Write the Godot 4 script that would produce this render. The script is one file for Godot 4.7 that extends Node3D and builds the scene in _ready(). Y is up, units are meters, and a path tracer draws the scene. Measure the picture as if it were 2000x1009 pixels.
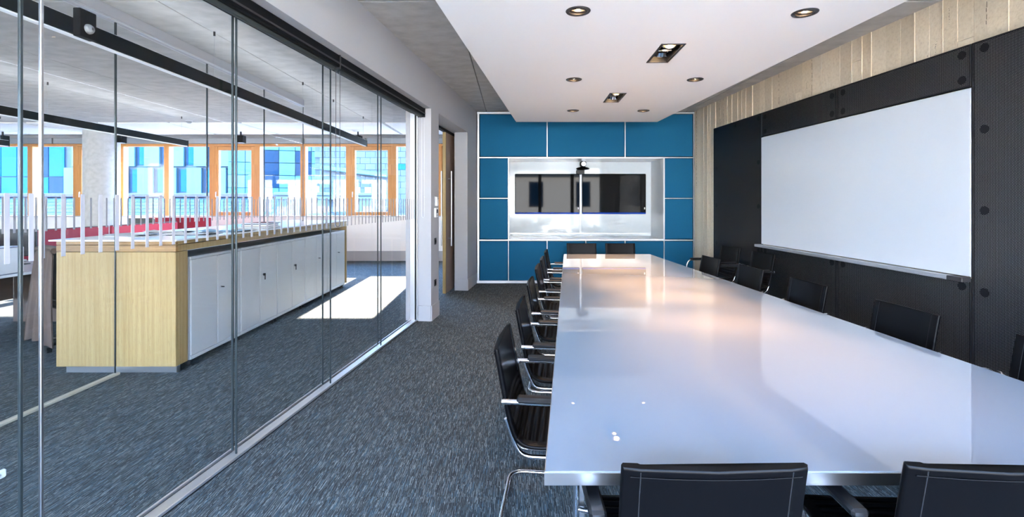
extends Node3D
# A boardroom with a tapering glass-topped table, seen towards a blue panelled video wall.
# Depths D are metres in front of the camera; z = -D.

const KL := 0.129      # the left wall leans to the right by this much per metre of depth
const KR := -0.0387    # the right wall leans to the left
var M := {}
var used := {}
var rng := RandomNumberGenerator.new()

class MB extends RefCounted:
	var v := PackedVector3Array()
	var n := PackedVector3Array()
	var uv := PackedVector2Array()
	var ix := PackedInt32Array()

	func tri(a: Vector3, b: Vector3, c: Vector3) -> MB:
		var m := (b - a).cross(c - a).normalized()
		var k := v.size()
		v.append_array([a, b, c])
		n.append_array([m, m, m])
		uv.append_array([Vector2.ZERO, Vector2(1, 0), Vector2(1, 1)])
		ix.append_array([k, k + 2, k + 1])
		return self

	func quad(a: Vector3, b: Vector3, c: Vector3, d: Vector3) -> MB:
		var m := (b - a).cross(c - a).normalized()
		var k := v.size()
		v.append_array([a, b, c, d])
		n.append_array([m, m, m, m])
		uv.append_array([Vector2(0, 1), Vector2(1, 1), Vector2(1, 0), Vector2(0, 0)])
		ix.append_array([k, k + 2, k + 1, k, k + 3, k + 2])
		return self

	func box(c: Vector3, s: Vector3, bev := 0.0, b := Basis()) -> MB:
		var h := s / 2
		bev = minf(bev, minf(h.x, minf(h.y, h.z)) * 0.9)
		var axes := [[0, 1, 2], [1, 2, 0], [2, 0, 1]]
		var at := func(sx, sy, sz, free: int) -> Vector3:
			var p := Vector3(h.x * sx, h.y * sy, h.z * sz)
			for k in 3:
				if k != free:
					p[k] -= signf(p[k]) * bev
			return c + b * p
		for ax in axes:
			for s_ in [1, -1]:
				var q := []
				for uvw in [[-1, -1], [1, -1], [1, 1], [-1, 1]]:
					var g := [0, 0, 0]
					g[ax[0]] = s_
					g[ax[1]] = uvw[0] * s_
					g[ax[2]] = uvw[1]
					q.append(at.call(g[0], g[1], g[2], ax[0]))
				quad(q[0], q[1], q[2], q[3])
		if bev > 0.0:
			for ax in axes:
				for s1 in [1, -1]:
					for s2 in [1, -1]:
						var q := []
						for e in [[-1, ax[1]], [1, ax[1]], [1, ax[2]], [-1, ax[2]]]:
							var g := [0, 0, 0]
							g[ax[0]] = e[0]
							g[ax[1]] = s1
							g[ax[2]] = s2
							q.append(at.call(g[0], g[1], g[2], e[1]))
						if s1 * s2 > 0:
							quad(q[3], q[2], q[1], q[0])
						else:
							quad(q[0], q[1], q[2], q[3])
			for sx in [1, -1]:
				for sy in [1, -1]:
					for sz in [1, -1]:
						var p: Vector3 = at.call(sx, sy, sz, 0)
						var q: Vector3 = at.call(sx, sy, sz, 1)
						var r: Vector3 = at.call(sx, sy, sz, 2)
						if sx * sy * sz > 0:
							tri(p, q, r)
						else:
							tri(p, r, q)
		return self

	# a prism over a footprint: [x, depth] corners anticlockwise seen from above
	func prism(foot: Array, y0: float, y1: float, bev := 0.0) -> MB:
		var c := Vector2.ZERO
		var k := foot.size()
		for f in foot:
			c += Vector2(f[0], -f[1]) / k
		var pt := func(i: int, y: float, inset: float) -> Vector3:
			var p := Vector2(foot[i % k][0], -foot[i % k][1])
			p += (c - p).normalized() * inset * 1.41
			return Vector3(p.x, y, p.y)
		for i in range(1, k - 1):
			tri(pt.call(0, y1, bev), pt.call(i, y1, bev), pt.call(i + 1, y1, bev))
			tri(pt.call(0, y0, bev), pt.call(i + 1, y0, bev), pt.call(i, y0, bev))
		for i in k:
			quad(pt.call(i, y0 + bev, 0), pt.call(i + 1, y0 + bev, 0), pt.call(i + 1, y1 - bev, 0), pt.call(i, y1 - bev, 0))
			if bev > 0:
				quad(pt.call(i, y1 - bev, 0), pt.call(i + 1, y1 - bev, 0), pt.call(i + 1, y1, bev), pt.call(i, y1, bev))
				quad(pt.call(i, y0, bev), pt.call(i + 1, y0, bev), pt.call(i + 1, y0 + bev, 0), pt.call(i, y0 + bev, 0))
		return self

	# rows of points joined into a smooth sheet; columns run anticlockwise seen from outside with rows upwards
	func grid(rows: Array, closed := false, flip := false) -> MB:
		var r := rows.size()
		var c: int = rows[0].size()
		var k := v.size()
		for i in r:
			for j in c:
				var up: Vector3 = rows[mini(i + 1, r - 1)][j] - rows[maxi(i - 1, 0)][j]
				var j0: int = (j - 1 + c) % c if closed else maxi(j - 1, 0)
				var j1: int = (j + 1) % c if closed else mini(j + 1, c - 1)
				var across: Vector3 = rows[i][j1] - rows[i][j0]
				var m := across.cross(up).normalized()
				v.append(rows[i][j])
				n.append(-m if flip else m)
				uv.append(Vector2(float(j) / c, float(i) / r))
		for i in r - 1:
			for j in (c if closed else c - 1):
				var a := k + i * c + j
				var b := k + i * c + (j + 1) % c
				var d := a + c
				var e := b + c
				if flip:
					ix.append_array([a, b, e, a, e, d])
				else:
					ix.append_array([a, e, b, a, d, e])
		return self

	func tube(path: Array, rad: float, seg := 10) -> MB:
		var rows := []
		var side := Vector3.UP
		for i in path.size():
			var t: Vector3 = (path[mini(i + 1, path.size() - 1)] - path[maxi(i - 1, 0)]).normalized()
			if i == 0:
				side = Vector3.UP if absf(t.y) < 0.9 else Vector3.RIGHT
			side = (side - t * side.dot(t)).normalized()
			var up := t.cross(side)
			var ring := []
			for j in seg:
				var a := TAU * j / seg
				ring.append(path[i] + (side * cos(a) + up * sin(a)) * rad)
			rows.append(ring)
		grid(rows, true)
		for e in [0, rows.size() - 1]:
			var ring: Array = rows[e]
			for j in range(1, seg - 1):
				if e == 0:
					tri(ring[0], ring[j + 1], ring[j])
				else:
					tri(ring[0], ring[j], ring[j + 1])
		return self

	# a profile of [radius, height] turned about the y axis of xf; sharp at every ring
	func lathe(prof: Array, xf := Transform3D(), seg := 24) -> MB:
		for i in prof.size() - 1:
			var rows := []
			for e in [i, i + 1]:
				var ring := []
				for j in seg:
					var a := -TAU * j / seg
					ring.append(xf * Vector3(prof[e][0] * cos(a), prof[e][1], prof[e][0] * sin(a)))
				rows.append(ring)
			grid(rows, true)
		return self

	func mesh() -> ArrayMesh:
		var a := []
		a.resize(Mesh.ARRAY_MAX)
		a[Mesh.ARRAY_VERTEX] = v
		a[Mesh.ARRAY_NORMAL] = n
		a[Mesh.ARRAY_TEX_UV] = uv
		a[Mesh.ARRAY_INDEX] = ix
		var m := ArrayMesh.new()
		m.add_surface_from_arrays(Mesh.PRIMITIVE_TRIANGLES, a)
		return m


# ---------------------------------------------------------------- naming and committing
func numbered(called: String) -> String:
	used[called] = used.get(called, -1) + 1
	return called if used[called] == 0 else "%s_%03d" % [called, used[called]]

func tag(o: Node3D, label: String, category: String, group := "") -> Node3D:
	o.set_meta("label", label)
	o.set_meta("category", category)
	if group:
		o.set_meta("group", group)
	return o

func thing(called: String, label: String, category: String, xf := Transform3D(), group := "") -> Node3D:
	var o := Node3D.new()
	o.name = numbered(called)
	add_child(o, true)
	o.transform = xf
	return tag(o, label, category, group)

func struct(called: String, label: String, category: String, xf := Transform3D()) -> Node3D:
	var o := thing(called, label, category, xf)
	o.set_meta("kind", "structure")
	return o

func put(called: String, m: Variant, mat: Material, parent: Node3D, at := Vector3.ZERO) -> MeshInstance3D:
	var o := MeshInstance3D.new()
	o.name = called
	o.mesh = m.mesh() if m is MB else m
	o.material_override = mat
	o.position = at
	parent.add_child(o, true)
	return o

func bx(c: Vector3, s: Vector3, bev := 0.0) -> MB:
	return MB.new().box(c, s, bev)

func dup(root: Node3D, xf: Transform3D, label: String) -> Node3D:
	var c: Node3D = root.duplicate()
	c.name = numbered(String(root.name))
	add_child(c, true)
	c.transform = xf
	c.set_meta("label", label)
	return c

func at(x: float, y: float, d: float, yaw := 0.0) -> Transform3D:
	return Transform3D(Basis(Vector3.UP, yaw), Vector3(x, y, -d))

# left wall frame: x along the wall away from the camera plane, y up, z out of the wall into the boardroom
func left_frame(t := 0.0, y := 0.0, n := 0.0) -> Transform3D:
	var b := Basis(Vector3.UP, atan2(1.0, KL))
	return Transform3D(b, Vector3(-1.841, 0, 0) + b * Vector3(t, y, n))

# right wall frame: x along the wall from its far corner towards the camera, y up, z into the room
func right_frame(s := 0.0, y := 0.0, n := 0.0) -> Transform3D:
	var b := Basis(Vector3.UP, atan2(-1.0, -KR))
	return Transform3D(b, Vector3(3.476, 0, -9.03) + b * Vector3(s, y, n))

# corners rounded with arcs
func fillet(p: Array, rad: float, steps := 6) -> Array:
	var out := [p[0]]
	for i in range(1, p.size() - 1):
		var a: Vector3 = p[i - 1] - p[i]
		var b: Vector3 = p[i + 1] - p[i]
		var r := minf(rad, minf(a.length(), b.length()) * 0.49)
		var s: Vector3 = p[i] + a.normalized() * r
		var e: Vector3 = p[i] + b.normalized() * r
		for k in steps + 1:
			var u := float(k) / steps
			out.append(s.lerp(p[i], u).lerp(p[i].lerp(e, u), u))
	out.append(p[p.size() - 1])
	return out

# ---------------------------------------------------------------- materials
func mat(called: String, c: Color, rough := 0.6, metal := 0.0) -> StandardMaterial3D:
	var m := StandardMaterial3D.new()
	m.resource_name = called
	m.albedo_color = c
	m.roughness = rough
	m.metallic = metal
	M[called] = m
	return m

func tri_mat(called: String, tex: Texture2D, scale: Vector3, rough: float, world := false, tint := Color.WHITE) -> StandardMaterial3D:
	var m := mat(called, tint, rough)
	m.albedo_texture = tex
	m.uv1_triplanar = true
	m.uv1_world_triplanar = world
	m.uv1_scale = scale
	m.uv1_triplanar_sharpness = 8.0
	return m

func noise_tex(freq: float, oct: int, colors: Array, stops: Array, seed_: int, size := 512) -> NoiseTexture2D:
	var f := FastNoiseLite.new()
	f.noise_type = FastNoiseLite.TYPE_SIMPLEX_SMOOTH
	f.seed = seed_
	f.frequency = freq
	f.fractal_octaves = oct
	f.fractal_gain = 0.55
	var g := Gradient.new()
	g.offsets = PackedFloat32Array(stops)
	g.colors = PackedColorArray(colors)
	var t := NoiseTexture2D.new()
	t.width = size
	t.height = size
	t.seamless = true
	t.noise = f
	t.color_ramp = g
	return t

# streaks along v: loop-pile carpet, or wood grain
func carpet_tex() -> ImageTexture:
	var s := 1024
	var im := Image.create(s, s, false, Image.FORMAT_RGB8)
	im.fill(Color8(70, 76, 76))
	var r := RandomNumberGenerator.new()
	r.seed = 11
	var tones := [Color8(40, 44, 45), Color8(50, 55, 56), Color8(82, 89, 90), Color8(98, 105, 105), Color8(130, 137, 136), Color8(60, 70, 73), Color8(64, 90, 102), Color8(30, 33, 35), Color8(62, 67, 67)]
	for k in 26000:
		var w := 3 if r.randf() < 0.6 else 2
		var x := int(r.randf() * s / 4) * 4 + r.randi_range(0, 1)
		var len_ := int(r.randf_range(12, 90))
		var y := r.randi_range(-60, s)
		var c: Color = tones[r.randi_range(0, tones.size() - 1)]
		c = c * r.randf_range(0.85, 1.12)
		im.fill_rect(Rect2i(x % s, y, w, len_), c)
		if y + len_ > s:
			im.fill_rect(Rect2i(x % s, 0, w, y + len_ - s), c)
	for x in range(0, s, 4):
		for k in 10:
			im.fill_rect(Rect2i(x + 3, r.randi_range(-40, s), 1, r.randi_range(40, 160)), Color8(28, 31, 35))
	return ImageTexture.create_from_image(im)

func grain_tex(a: Color, b: Color, c: Color, seed_: int, turned := false) -> ImageTexture:
	var s := 512
	var im := Image.create(s, s, false, Image.FORMAT_RGB8)
	var f := FastNoiseLite.new()
	f.seed = seed_
	f.frequency = 0.02
	f.fractal_octaves = 4
	var fine := FastNoiseLite.new()
	fine.seed = seed_ + 1
	fine.frequency = 0.08
	for y in s:
		for x in s:
			var across := float(x)
			var along := float(y)
			if turned:
				across = float(y)
				along = float(x)
			var t := f.get_noise_2d(across * 2.2, along * 0.09) * 0.9 + 0.5
			var u := fine.get_noise_2d(across * 4.0, along * 0.22)
			var col := a.lerp(b, clampf(t, 0, 1))
			if u > 0.28:
				col = col.lerp(c, clampf((u - 0.28) * 2.4, 0, 0.8))
			im.set_pixel(x, y, col)
	return ImageTexture.create_from_image(im)

# round holes, ten staggered columns of eight on each square of the sheet
func holes_tex() -> ImageTexture:
	var s := 256
	var im := Image.create(s, s, false, Image.FORMAT_RGBA8)
	var p := s / 8.0
	var q := s / 10.0
	for y in s:
		for x in s:
			var best := 9e9
			for col in range(int(x / q) - 1, int(x / q) + 3):
				var oy := p * 0.5 if posmod(col, 2) == 1 else 0.0
				var row := roundf((y - oy) / p)
				var dx := (x - col * q) / p
				var dy := (y - (row * p + oy)) / p
				best = minf(best, sqrt(dx * dx + dy * dy))
			im.set_pixel(x, y, Color(1, 1, 1, clampf((best - 0.30) * 10.0 + 0.5, 0, 1)))
	return ImageTexture.create_from_image(im)

func make_materials() -> void:
	mat("white_paint", Color8(174, 174, 177), 0.75)
	mat("ceiling_paint", Color8(246, 244, 243), 0.8)
	mat("white_gloss", Color8(214, 222, 226), 0.06)
	mat("white_laminate", Color8(232, 236, 238), 0.22)
	mat("white_board", Color8(200, 208, 216), 0.12)
	mat("table_glass", Color8(131, 147, 165), 0.0).metallic_specular = 0.7  # blue skylight falling on the table is put into this tint
	mat("black", Color8(18, 18, 20), 0.5)
	mat("black_gloss", Color8(8, 8, 10), 0.03).metallic_specular = 0.22
	mat("blue_trim", Color8(6, 62, 176), 0.4).metallic_specular = 0.2
	mat("dark_metal", Color8(20, 21, 23), 0.55).metallic_specular = 0.18
	mat("ring_grey", Color8(62, 60, 62), 0.45, 0.4)
	mat("chrome", Color8(228, 229, 232), 0.1, 1.0)
	mat("steel", Color8(188, 190, 193), 0.3, 1.0)
	mat("aluminium", Color8(214, 216, 219), 0.38, 0.9)
	mat("mesh_frame", Color8(28, 28, 30), 0.5, 0.3)
	mat("leather", Color8(8, 8, 10), 0.36).metallic_specular = 0.25
	mat("stitch", Color8(20, 21, 24), 0.8)
	mat("arm_pad", Color8(18, 18, 21), 0.42)
	mat("cabinet_grey", Color8(186, 190, 191), 0.35)
	mat("cabinet_edge", Color8(150, 154, 156), 0.4)
	mat("film", Color8(160, 159, 163), 0.8)
	mat("magenta", Color8(150, 8, 46), 0.8)
	mat("charcoal", Color8(44, 50, 50), 0.55)
	mat("coat", Color8(88, 74, 66), 0.85)
	mat("silver_blue", Color8(140, 152, 178), 0.35, 0.4)
	mat("paper", Color8(236, 238, 240), 0.7)
	mat("paper_blue", Color8(150, 190, 216), 0.7)
	mat("magazine_dark", Color8(58, 62, 66), 0.5)
	mat("magazine_red", Color8(120, 60, 72), 0.5)
	mat("device_white", Color8(222, 223, 225), 0.45)
	mat("lcd", Color8(40, 46, 54), 0.2)
	mat("seal", Color8(52, 60, 62), 0.3, 0.4)
	mat("sunlit_strip_white", Color8(245, 245, 243), 0.8)  # bright white stands in for sunlight thrown onto the ceiling
	mat("blind_grey", Color8(150, 154, 156), 0.5, 0.2)
	mat("desk_brown", Color8(92, 74, 64), 0.5)
	mat("clad_pale", Color8(58, 88, 98), 0.6)
	mat("clad_teal", Color8(8, 80, 92), 0.45)
	mat("clad_dark", Color8(30, 46, 58), 0.6)
	mat("far_glass", Color8(2, 70, 98), 0.1).metallic_specular = 0.15
	mat("far_glass_dark", Color8(8, 40, 60), 0.1).metallic_specular = 0.15
	mat("stone_pale", Color8(70, 80, 82), 0.8)
	mat("stone_grey", Color8(58, 65, 72), 0.8)
	mat("stone_grey_light", Color8(66, 73, 80), 0.8)
	mat("brick_red", Color8(170, 120, 112), 0.9)
	mat("slate", Color8(20, 38, 54), 0.6)
	mat("slate_light", Color8(26, 46, 62), 0.6)
	mat("ridge", Color8(54, 49, 62), 0.7)
	mat("ivory", Color8(176, 170, 152), 0.5)
	mat("pale_backing", Color8(186, 181, 176), 0.95)  # added backing, its tone set for the brightness seen through the holes
	mat("pit", Color8(96, 86, 72), 0.95)
	mat("sand_stone", Color8(234, 220, 198), 0.9)
	mat("street", Color8(150, 148, 144), 0.9)
	var g := mat("glass", Color(0.1, 0.15, 0.14, 0.05), 0.01)
	g.metallic_specular = 0.3
	g.transparency = BaseMaterial3D.TRANSPARENCY_ALPHA
	var sg := mat("window_glass", Color(0.004, 0.008, 0.009, 0.28), 0.01)
	sg.transparency = BaseMaterial3D.TRANSPARENCY_ALPHA
	mat("lamp_reflector", Color8(232, 224, 214), 0.28, 1.0)
	var b := mat("bulb", Color8(255, 240, 220), 0.4)
	b.emission_enabled = true
	b.emission = Color8(255, 214, 160)
	b.emission_energy_multiplier = 20.0
	var d := mat("diffuser", Color8(245, 248, 250), 0.5)
	d.emission_enabled = true
	d.emission = Color8(235, 244, 255)
	d.emission_energy_multiplier = 0.08
	var conc := noise_tex(0.012, 6, [Color8(168, 165, 160), Color8(180, 178, 173), Color8(185, 183, 178), Color8(196, 194, 190)], [0.0, 0.42, 0.6, 1.0], 3)
	tri_mat("concrete", conc, Vector3(0.45, 0.6, 0.7), 0.8, true)
	var wallc := noise_tex(0.03, 6, [Color8(204, 187, 162), Color8(222, 206, 180), Color8(227, 212, 187), Color8(234, 220, 197)], [0.0, 0.3, 0.7, 1.0], 8)
	var ridges := noise_tex(0.05, 5, [Color(0.2, 0.2, 0.2), Color(0.8, 0.8, 0.8)], [0.3, 0.7], 44)
	for k in 4:
		var tint: Color = [Color8(255, 255, 255), Color8(245, 244, 242), Color8(250, 248, 244), Color8(240, 239, 237)][k]
		var w := tri_mat("board_concrete_%d" % k, wallc, Vector3(1.7, 1.4, 1.7), 0.85, true, tint)
		w.heightmap_enabled = true
		w.heightmap_texture = ridges
		w.heightmap_scale = 0.1
	var cm := noise_tex(0.02, 5, [Color8(178, 178, 175), Color8(190, 191, 189), Color8(200, 201, 199)], [0.0, 0.45, 1.0], 21)
	tri_mat("column_concrete", cm, Vector3(0.7, 0.7, 0.7), 0.8)
	var ct := carpet_tex()
	for k in 4:
		var c := tri_mat("carpet_%d" % k, ct, Vector3.ONE, 0.95)
		c.uv1_offset = Vector3(0.25 + 0.5 * (k % 2), 0, 0.25 + 0.5 * (k / 2))
	tri_mat("carpet_far", ct, Vector3.ONE, 0.95, true)
	var oak := grain_tex(Color8(150, 124, 76), Color8(166, 142, 94), Color8(128, 102, 60), 5)
	var oak_h := grain_tex(Color8(132, 100, 58), Color8(160, 126, 78), Color8(86, 62, 34), 6, true)
	var timber := grain_tex(Color8(186, 122, 58), Color8(212, 152, 84), Color8(156, 98, 44), 9)
	var timber_h := grain_tex(Color8(186, 122, 58), Color8(212, 152, 84), Color8(156, 98, 44), 9, true)
	var walnut := grain_tex(Color8(104, 82, 68), Color8(126, 102, 86), Color8(84, 66, 54), 14)
	tri_mat("oak", oak, Vector3(1.3, 0.7, 1.3), 0.5)
	tri_mat("oak_across", oak_h, Vector3(0.7, 2.2, 0.7), 0.5)
	tri_mat("timber", timber, Vector3(2.0, 0.8, 2.0), 0.45)
	tri_mat("timber_across", timber_h, Vector3(0.8, 2.0, 0.8), 0.45)
	tri_mat("door_veneer", walnut, Vector3(2.0, 0.8, 2.0), 0.4)
	var felt := noise_tex(0.05, 4, [Color8(2, 82, 118), Color8(3, 94, 134), Color8(5, 102, 144)], [0.0, 0.5, 1.0], 31)
	tri_mat("blue_felt", felt, Vector3(3.0, 3.0, 3.0), 0.9, true)
	var p := tri_mat("perforated", holes_tex(), Vector3(10.94, 10.94, 10.94), 0.45, false, Color8(26, 26, 28))
	p.metallic = 0.3
	p.transparency = BaseMaterial3D.TRANSPARENCY_ALPHA_SCISSOR
	p.alpha_scissor_threshold = 0.5

# ---------------------------------------------------------------- the setting
func camera_and_light() -> void:
	var cam := Camera3D.new()
	cam.name = "camera"
	add_child(cam)
	cam.position = Vector3(0, 1.55, 0)
	# a level camera with a shifted lens: 930 pixels of focal length, the horizon 111.5 pixels above the middle of the frame
	var near := 0.05
	cam.projection = Camera3D.PROJECTION_FRUSTUM
	cam.set_frustum(2.0 * near * 504.5 / 930.0, Vector2(0, -near * 111.5 / 930.0), near, 400.0)
	cam.current = true
	var env := Environment.new()
	env.tonemap_mode = Environment.TONE_MAPPER_LINEAR
	env.tonemap_exposure = 2.3
	env.background_mode = Environment.BG_SKY
	var sky := ProceduralSkyMaterial.new()
	sky.sky_top_color = Color8(104, 156, 220)
	sky.sky_horizon_color = Color8(196, 218, 238)
	sky.sky_curve = 0.2
	sky.sky_energy_multiplier = 4.6
	sky.ground_bottom_color = Color8(120, 124, 128)
	sky.ground_horizon_color = Color8(170, 182, 190)
	sky.ground_energy_multiplier = 2.0
	sky.sun_angle_max = 1.0
	env.sky = Sky.new()
	env.sky.sky_material = sky
	env.sdfgi_enabled = true
	env.ssao_enabled = true
	env.ssil_enabled = true
	var we := WorldEnvironment.new()
	we.name = "world_environment"
	we.environment = env
	add_child(we)
	var sun := DirectionalLight3D.new()
	sun.name = "sun"
	sun.light_color = Color8(255, 244, 228)
	sun.light_energy = 12.0
	sun.light_angular_distance = 0.5
	sun.shadow_enabled = true
	add_child(sun)
	# low sun beyond the far windows, 25.7 degrees up
	sun.look_at_from_position(Vector3.ZERO, Vector3(0.022, -0.433, 0.901), Vector3.UP)

func build_floor() -> void:
	var f := struct("floor", "dark grey-blue striped carpet tile floor running through boardroom and office", "floor")
	put("floor_slab", bx(Vector3(-5.4, -0.16, -5.3), Vector3(20.4, 0.28, 15.2)), M["black"], f)
	# carpet tiles half a metre square, laid one by one where the photograph shows them large
	var tile := bx(Vector3.ZERO, Vector3(0.4992, 0.02, 0.4992)).mesh()
	var n := 0
	for j in range(2, 22):
		for i in range(-9, 7):
			if n >= 300 or (j > 18 and i > -4):
				continue
			n += 1
			var t := put("carpet_tile", tile, M["carpet_%d" % rng.randi_range(0, 3)], f, Vector3(i * 0.5 + 0.25, -0.01, -(j * 0.5 + 0.25)))
			t.position.y += rng.randf_range(-0.0006, 0.0)
	var rest := MB.new()
	for j in range(-5, 26):
		for i in range(-31, 9):
			var near: bool = j >= 2 and j < 22 and i >= -9 and i < 7 and not (j > 18 and i > -4)
			if near and (j - 2) * 16 + (i + 9) < 0:
				near = true
			if not near or placed_after(i, j):
				rest.box(Vector3(i * 0.5 + 0.25, -0.01, -(j * 0.5 + 0.25)), Vector3(0.4985, 0.02, 0.4985))
	put("carpet_far", rest, M["carpet_far"], f).set_meta("kind", "stuff")

func placed_after(i: int, j: int) -> bool:
	# the tiles past the first three hundred belong to the joined rest
	var n := 0
	for b in range(2, 22):
		for a in range(-9, 7):
			if b > 18 and a > -4:
				continue
			if a == i and b == j:
				return n >= 300
			n += 1
	return false

func build_ceiling() -> void:
	var c := struct("ceiling", "bare concrete slab ceiling with fine formwork joints", "ceiling")
	put("slab", bx(Vector3(-5.4, 3.5, -5.3), Vector3(20.4, 0.44, 15.2)), M["black"], c)
	# formwork fields of 1.27 by 2.75 m
	for j in range(-3, 4):
		for i in range(-9, 6):
			var x0 := -3.03 + 1.27 * i
			var d0 := 1.33 + 2.75 * j
			if d0 > 12.4 or x0 > 4.6 or d0 + 2.75 < -2.2:
				continue
			var d1 := minf(d0 + 2.75, 12.6)
			put("formwork_field", bx(Vector3(x0 + 0.635, 3.3, -(d0 + d1) / 2), Vector3(1.261, 0.08, d1 - d0 - 0.01), 0.004), M["concrete"], c)
	# plaster strip before far windows with shadow gaps, reflected sun painted into its white
	var p := struct("ceiling", "plaster ceiling strip along the office windows, reflected sunlight painted into its bright white", "ceiling")
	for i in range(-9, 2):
		put("plaster_panel", bx(Vector3(-2.0 + 1.55 * i, 3.245, -11.1), Vector3(1.47, 0.026, 1.66), 0.004), M["sunlit_strip_white"], p)

func build_left_wall() -> void:
	var w := struct("wall_left", "white plastered wall with glazed opening and doorway left of the table", "wall", left_frame())
	var wp: Material = M["white_paint"]
	# header over the glass and the door, pier between them, end pier by the blue wall
	put("header", bx(Vector3(3.55, 3.005, -0.17), Vector3(11.1, 0.51, 0.34)), wp, w)
	put("pier", bx(Vector3(6.385, 1.375, -0.17), Vector3(0.35, 2.75, 0.34)), wp, w)
	put("end_pier", bx(Vector3(8.72, 1.375, -0.115), Vector3(0.76, 2.75, 0.23)), wp, w)
	# door head a little lower than the header
	for q in [[6.385, 0.35], [8.72, 0.76]]:
		var b := struct("baseboard_left", "white skirting at the foot of the %s" % ("pier between glass and door" if q[0] < 7 else "pier beside the blue wall"), "baseboard", left_frame(q[0], 0, 0))
		put("board", bx(Vector3(0, 0.1, 0.006), Vector3(q[1], 0.2, 0.014), 0.003), wp, b)
		put("board", bx(Vector3(-q[1] / 2 - 0.006, 0.1, -0.085), Vector3(0.014, 0.2, 0.17), 0.003), wp, b)
	# the roller blind cassette along the head of the glass
	for q in [[-1.78, 3.94, "dark roller blind cassette over the nearer glass leaves"], [3.95, 6.19, "dark roller blind cassette over the far glass leaves, ending at the pier"]]:
		var h: float = (q[1] - q[0]) / 2
		var bl := thing("blind_cassette", q[2], "blind", left_frame((q[0] + q[1]) / 2, 2.7, -0.12))
		put("housing", bx(Vector3(0, 0, 0), Vector3(2 * h, 0.1, 0.09), 0.008), M["dark_metal"], bl)
		put("roller", MB.new().tube([Vector3(0.02 - h, -0.05, -0.01), Vector3(h - 0.02, -0.05, -0.01)], 0.022, 12), M["charcoal"], bl)
		put("lip", bx(Vector3(0, -0.02, 0.047), Vector3(2 * h, 0.012, 0.008)), M["ring_grey"], bl)
		put("end_cap", bx(Vector3(h - 0.006, -0.005, 0), Vector3(0.012, 0.12, 0.1), 0.003), M["black"], bl)
	var lp := []
	for k in 13:
		var a := PI * k / 12.0
		lp.append(Vector3(-0.012, 1.36 - 0.018 * sin(a), -0.018 * cos(a)))
	lp.push_front(Vector3(-0.012, 2.62, -0.018))
	lp.append(Vector3(-0.012, 2.62, 0.018))
	for k in 2:
		var cord := thing("blind_chain", ["thin pale bead chain loop before the white pier at the end of the glass", "thin dark bead chain loop hanging before the far grey cabinets"][k], "chain", left_frame([6.2, 3.957][k], 0, -0.1))
		put("chain", MB.new().tube(lp, 0.0022, 6), M["aluminium" if k == 0 else "ring_grey"], cord)
		put("joiner", MB.new().tube([Vector3(-0.012, 1.6, 0.018), Vector3(-0.012, 1.615, 0.018)], 0.0035, 6), M["device_white"], cord)

func glass_panel(parent: Node3D, w: float, y0: float, y1: float, edge: float, ends: Material, stripes: Array) -> void:
	# a pane centred on x = 0, with its ground edges and the printed film strips
	put("pane", MB.new().quad(Vector3(-w / 2, y0, 0), Vector3(w / 2, y0, 0), Vector3(w / 2, y1, 0), Vector3(-w / 2, y1, 0)), M["glass"], parent)
	for s in [-1, 1]:
		put("edge_profile", bx(Vector3(s * (w / 2 - edge / 2), (y0 + y1) / 2, 0), Vector3(edge, y1 - y0, 0.012), 0.002), ends, parent)
	for x in stripes:
		put("film_strip", bx(Vector3(x, 1.4525, 0.0035), Vector3(0.0165, 0.255, 0.002)), M["film"], parent)

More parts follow.
